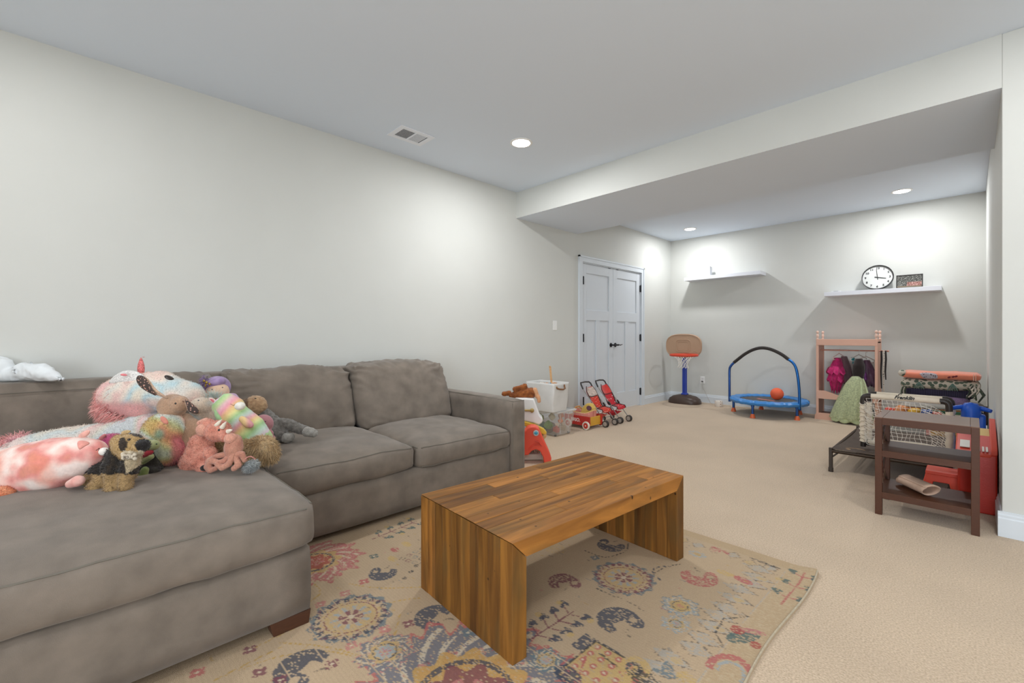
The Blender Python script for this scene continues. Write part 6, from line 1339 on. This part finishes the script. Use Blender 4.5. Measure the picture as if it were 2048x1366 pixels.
build(MB().cbox((p0+p1)/2, (.022, .008, (p1-p0).length), YAW, 0, -.09), 'blade', M('#cfa06c', 'wood'), t, smooth=False); build(MB().ell(p1, (.012, .006, .008)), 'rounded_tip', M('#cfa06c', 'wood'), t)
for i, (u, v, c, nm) in enumerate(((1094, 767, '#d99a6c', 'tan'), (1110, 766, '#e0b28e', 'peach'), (1103, 768, '#3f8fb8', 'blue'), (1085, 766, '#d2cdc4', 'pale grey'))):
    p = W(u, v+3, 4.83); tt = thing('bin_block', nm+' wooden block at the top of canvas bin', 'toy', p, 0, 'blocks in the canvas bin'); build(MB().cbox(p, (.09, .03, .035), YAW+.3*i, .2*i-.2, .2), 'body', M(c, 'wood'), tt, smooth=False, bev=.003); build(MB().cbox(p+Vector((0,0,.005)), (.03, .034, .039), YAW+.3*i, .2*i-.2, .2), 'band', M(c, 'plastic'), tt, smooth=False)

# ------------------------------------------------------------------ toys between sofa arm and bins
P, t = toy('bear_plush', 'rust brown curly plush lying on white ride-on behind sofa arm', 1050, 786, 4.05, group='soft toys off the sofa')
mb = MB(); P.chain(mb, [(1025, 792, 0, 7), (1045, 788, 0, 11), (1062, 786, 0, 11)]); P.chain(mb, [(1030, 778, 2, 5), (1040, 776, 2, 5), (1050, 772, 2, 5)]); P.chain(mb, [(1008, 788, 0, 5), (1018, 786, 0, 5)])
grow('body', mb, t, FUR_A, .007, 2, lambda p: mixc(lin('#a9622c'), lin('#7f441d'), .5+nz(p, 40)), (2200, .008, .0012, .2), bumpy=.005)
mb = MB(); P.chain(mb, [(1070, 780, 4, 5), (1074, 792, 4, 5)]); P.chain(mb, [(1077, 794, 6, 4), (1078, 802, 6, 4)]); grow('feet', mb, t, FUR_A, .006, 2, lambda p: lin('#dfa77c'), (500, .006, .001, .1))
P = Plush(1065, 840, 3.95); t = thing('white_ride_on', 'white wooden ride-on with peg handle and yellow runner behind arm', 'ride-on toy', G(1065, 905), 0)
def outline(P, name, uv, th, m_, root, c0=0, bev=.01, inner=None):
    n = len(uv); V = [P.P(u, v, c0) for u, v in uv]; d = P.T*-th; V2 = [v+d for v in V]
    return build(MB().add(V+V2, [tuple(range(n)), tuple(range(n, 2*n))[::-1]]+[(i, n+i, n+(i+1) % n, (i+1) % n) for i in range(n)]), name, m_, root, bev=bev, seg=3, angle=30)
outline(P, 'seat_back', [(1030, 797), (1052, 797), (1068, 798), (1074, 815), (1080, 832), (1086, 838), (1085, 845), (1078, 850), (1066, 846), (1046, 842), (1030, 838)], .16, M('#e9e8e6', 'plastic'), t, 0, .012)
build(MB().tube([P.P(1035, 820, 4), P.P(1062, 821, 4)], .009, 10).ell(P.P(1064, 821, 4), .019), 'peg_handle', M('#a68a4a', 'wood'), t)
outline(P, 'yellow_runner', [(1030, 840), (1048, 843), (1068, 848), (1088, 858), (1094, 866), (1090, 870), (1082, 867), (1066, 858), (1046, 851), (1030, 848)], .05, M('#d7b33c', 'plastic'), t, 6, .006)
for (u, v, r_) in ((1083, 869, .045), (1046, 869, .05)):
    q = P.P(u, v, 0); w_ = build(MB().lathe([(r_, -.014), (r_, .014), (r_*.55, .016), (.001, .016)], q, 24, P.rot(0) @ RX), 'wheel', M('#cdb07c' if u > 1060 else '#ece8e0', 'wood'), t); build(MB().lathe([(r_*.35, -.02), (r_*.35, .02), (.001, .022)], q, 16, P.rot(0) @ RX), 'hubcap', M('#8a6f3e', 'wood'), w_)
build(MB().cbox(P.P(1060, 885, -12), (.2, .14, .09), YAW), 'undercarriage', M('#d9d4ca', 'plastic'), t, bev=.01)
for s_ in (-1, 1): build(MB().box((-.006, -.05, 0), (.006, .05, .10), Matrix.Translation((*P.P(1060+s_*12, 885, -10)[:2], 0)) @ Matrix.Rotation(YAW, 4, 'Z')), 'support', M('#d9d4ca', 'plastic'), t, smooth=False)
P = Plush(1075, 890, 3.80); t = thing('orange_seesaw', 'orange-red plastic arched toy with blue knob beside the sofa arm', 'toy', G(1075, 920), 0); M_OR = mat('orange_red_plastic', '#ee5640', .4, bump=.05)
arch = [(1030, 930), (1030, 880), (1046, 866), (1055, 856), (1064, 853), (1072, 854), (1078, 858), (1084, 872), (1092, 890), (1099, 905), (1103, 917), (1102, 927), (1088, 927), (1086, 914), (1080, 903), (1072, 899), (1064, 902), (1056, 911), (1050, 910), (1046, 930)]
ob = outline(P, 'arch_shell', arch, .12, M_OR, t, 0, .010)
build(MB().tube([P.P(1058, 899, 2), P.P(1066, 891, 2), P.P(1078, 889, 2), P.P(1084, 893, 2), P.P(1078, 884, 2), P.P(1070, 882, 2)], .005, 8), 'moulded_ridge', M('#dd4a36', 'plastic'), ob)
q = P.P(1072, 866, 2); kb = build(MB().lathe([(.024, -.004), (.024, .008), (.017, .010), (.016, .004), (.001, .004)], q, 24, P.rot(0) @ RX), 'knob_ring', M('#b9c4c6', 'plastic'), t); build(MB().ell(q+P.T*.006, (.013, .008, .011), P.rot(0)), 'blue_knob', M('#2f9fc4', 'plastic'), kb)
for i in range(4):
    q = P.P(1066+i*3.2, 905, -45); o = build(MB().cbox((q.x, q.y, .105), (.010, .12, .16), YAW+.05, 0, -.28), 'picture_book', M(('#d9cdbd', '#c9b79f', '#d8a98e', '#c2c0b0')[i], 'paint'), smooth=False, bev=.001); tag(o, ('leftmost thin book', 'second thin book from left', 'third thin peach book', 'rightmost thin book')[i]+' leaning under orange arched toy', 'book', 'thin books under the orange toy')
q = P.P(1062, 922, -40); o = build(MB().cbox((q.x, q.y, .03), (.18, .16, .05), YAW+.1), 'shallow_carton', M('#ddd6ca', 'paint'), smooth=False, bev=.004); tag(o, 'shallow cream carton on carpet under orange arched toy', 'box')
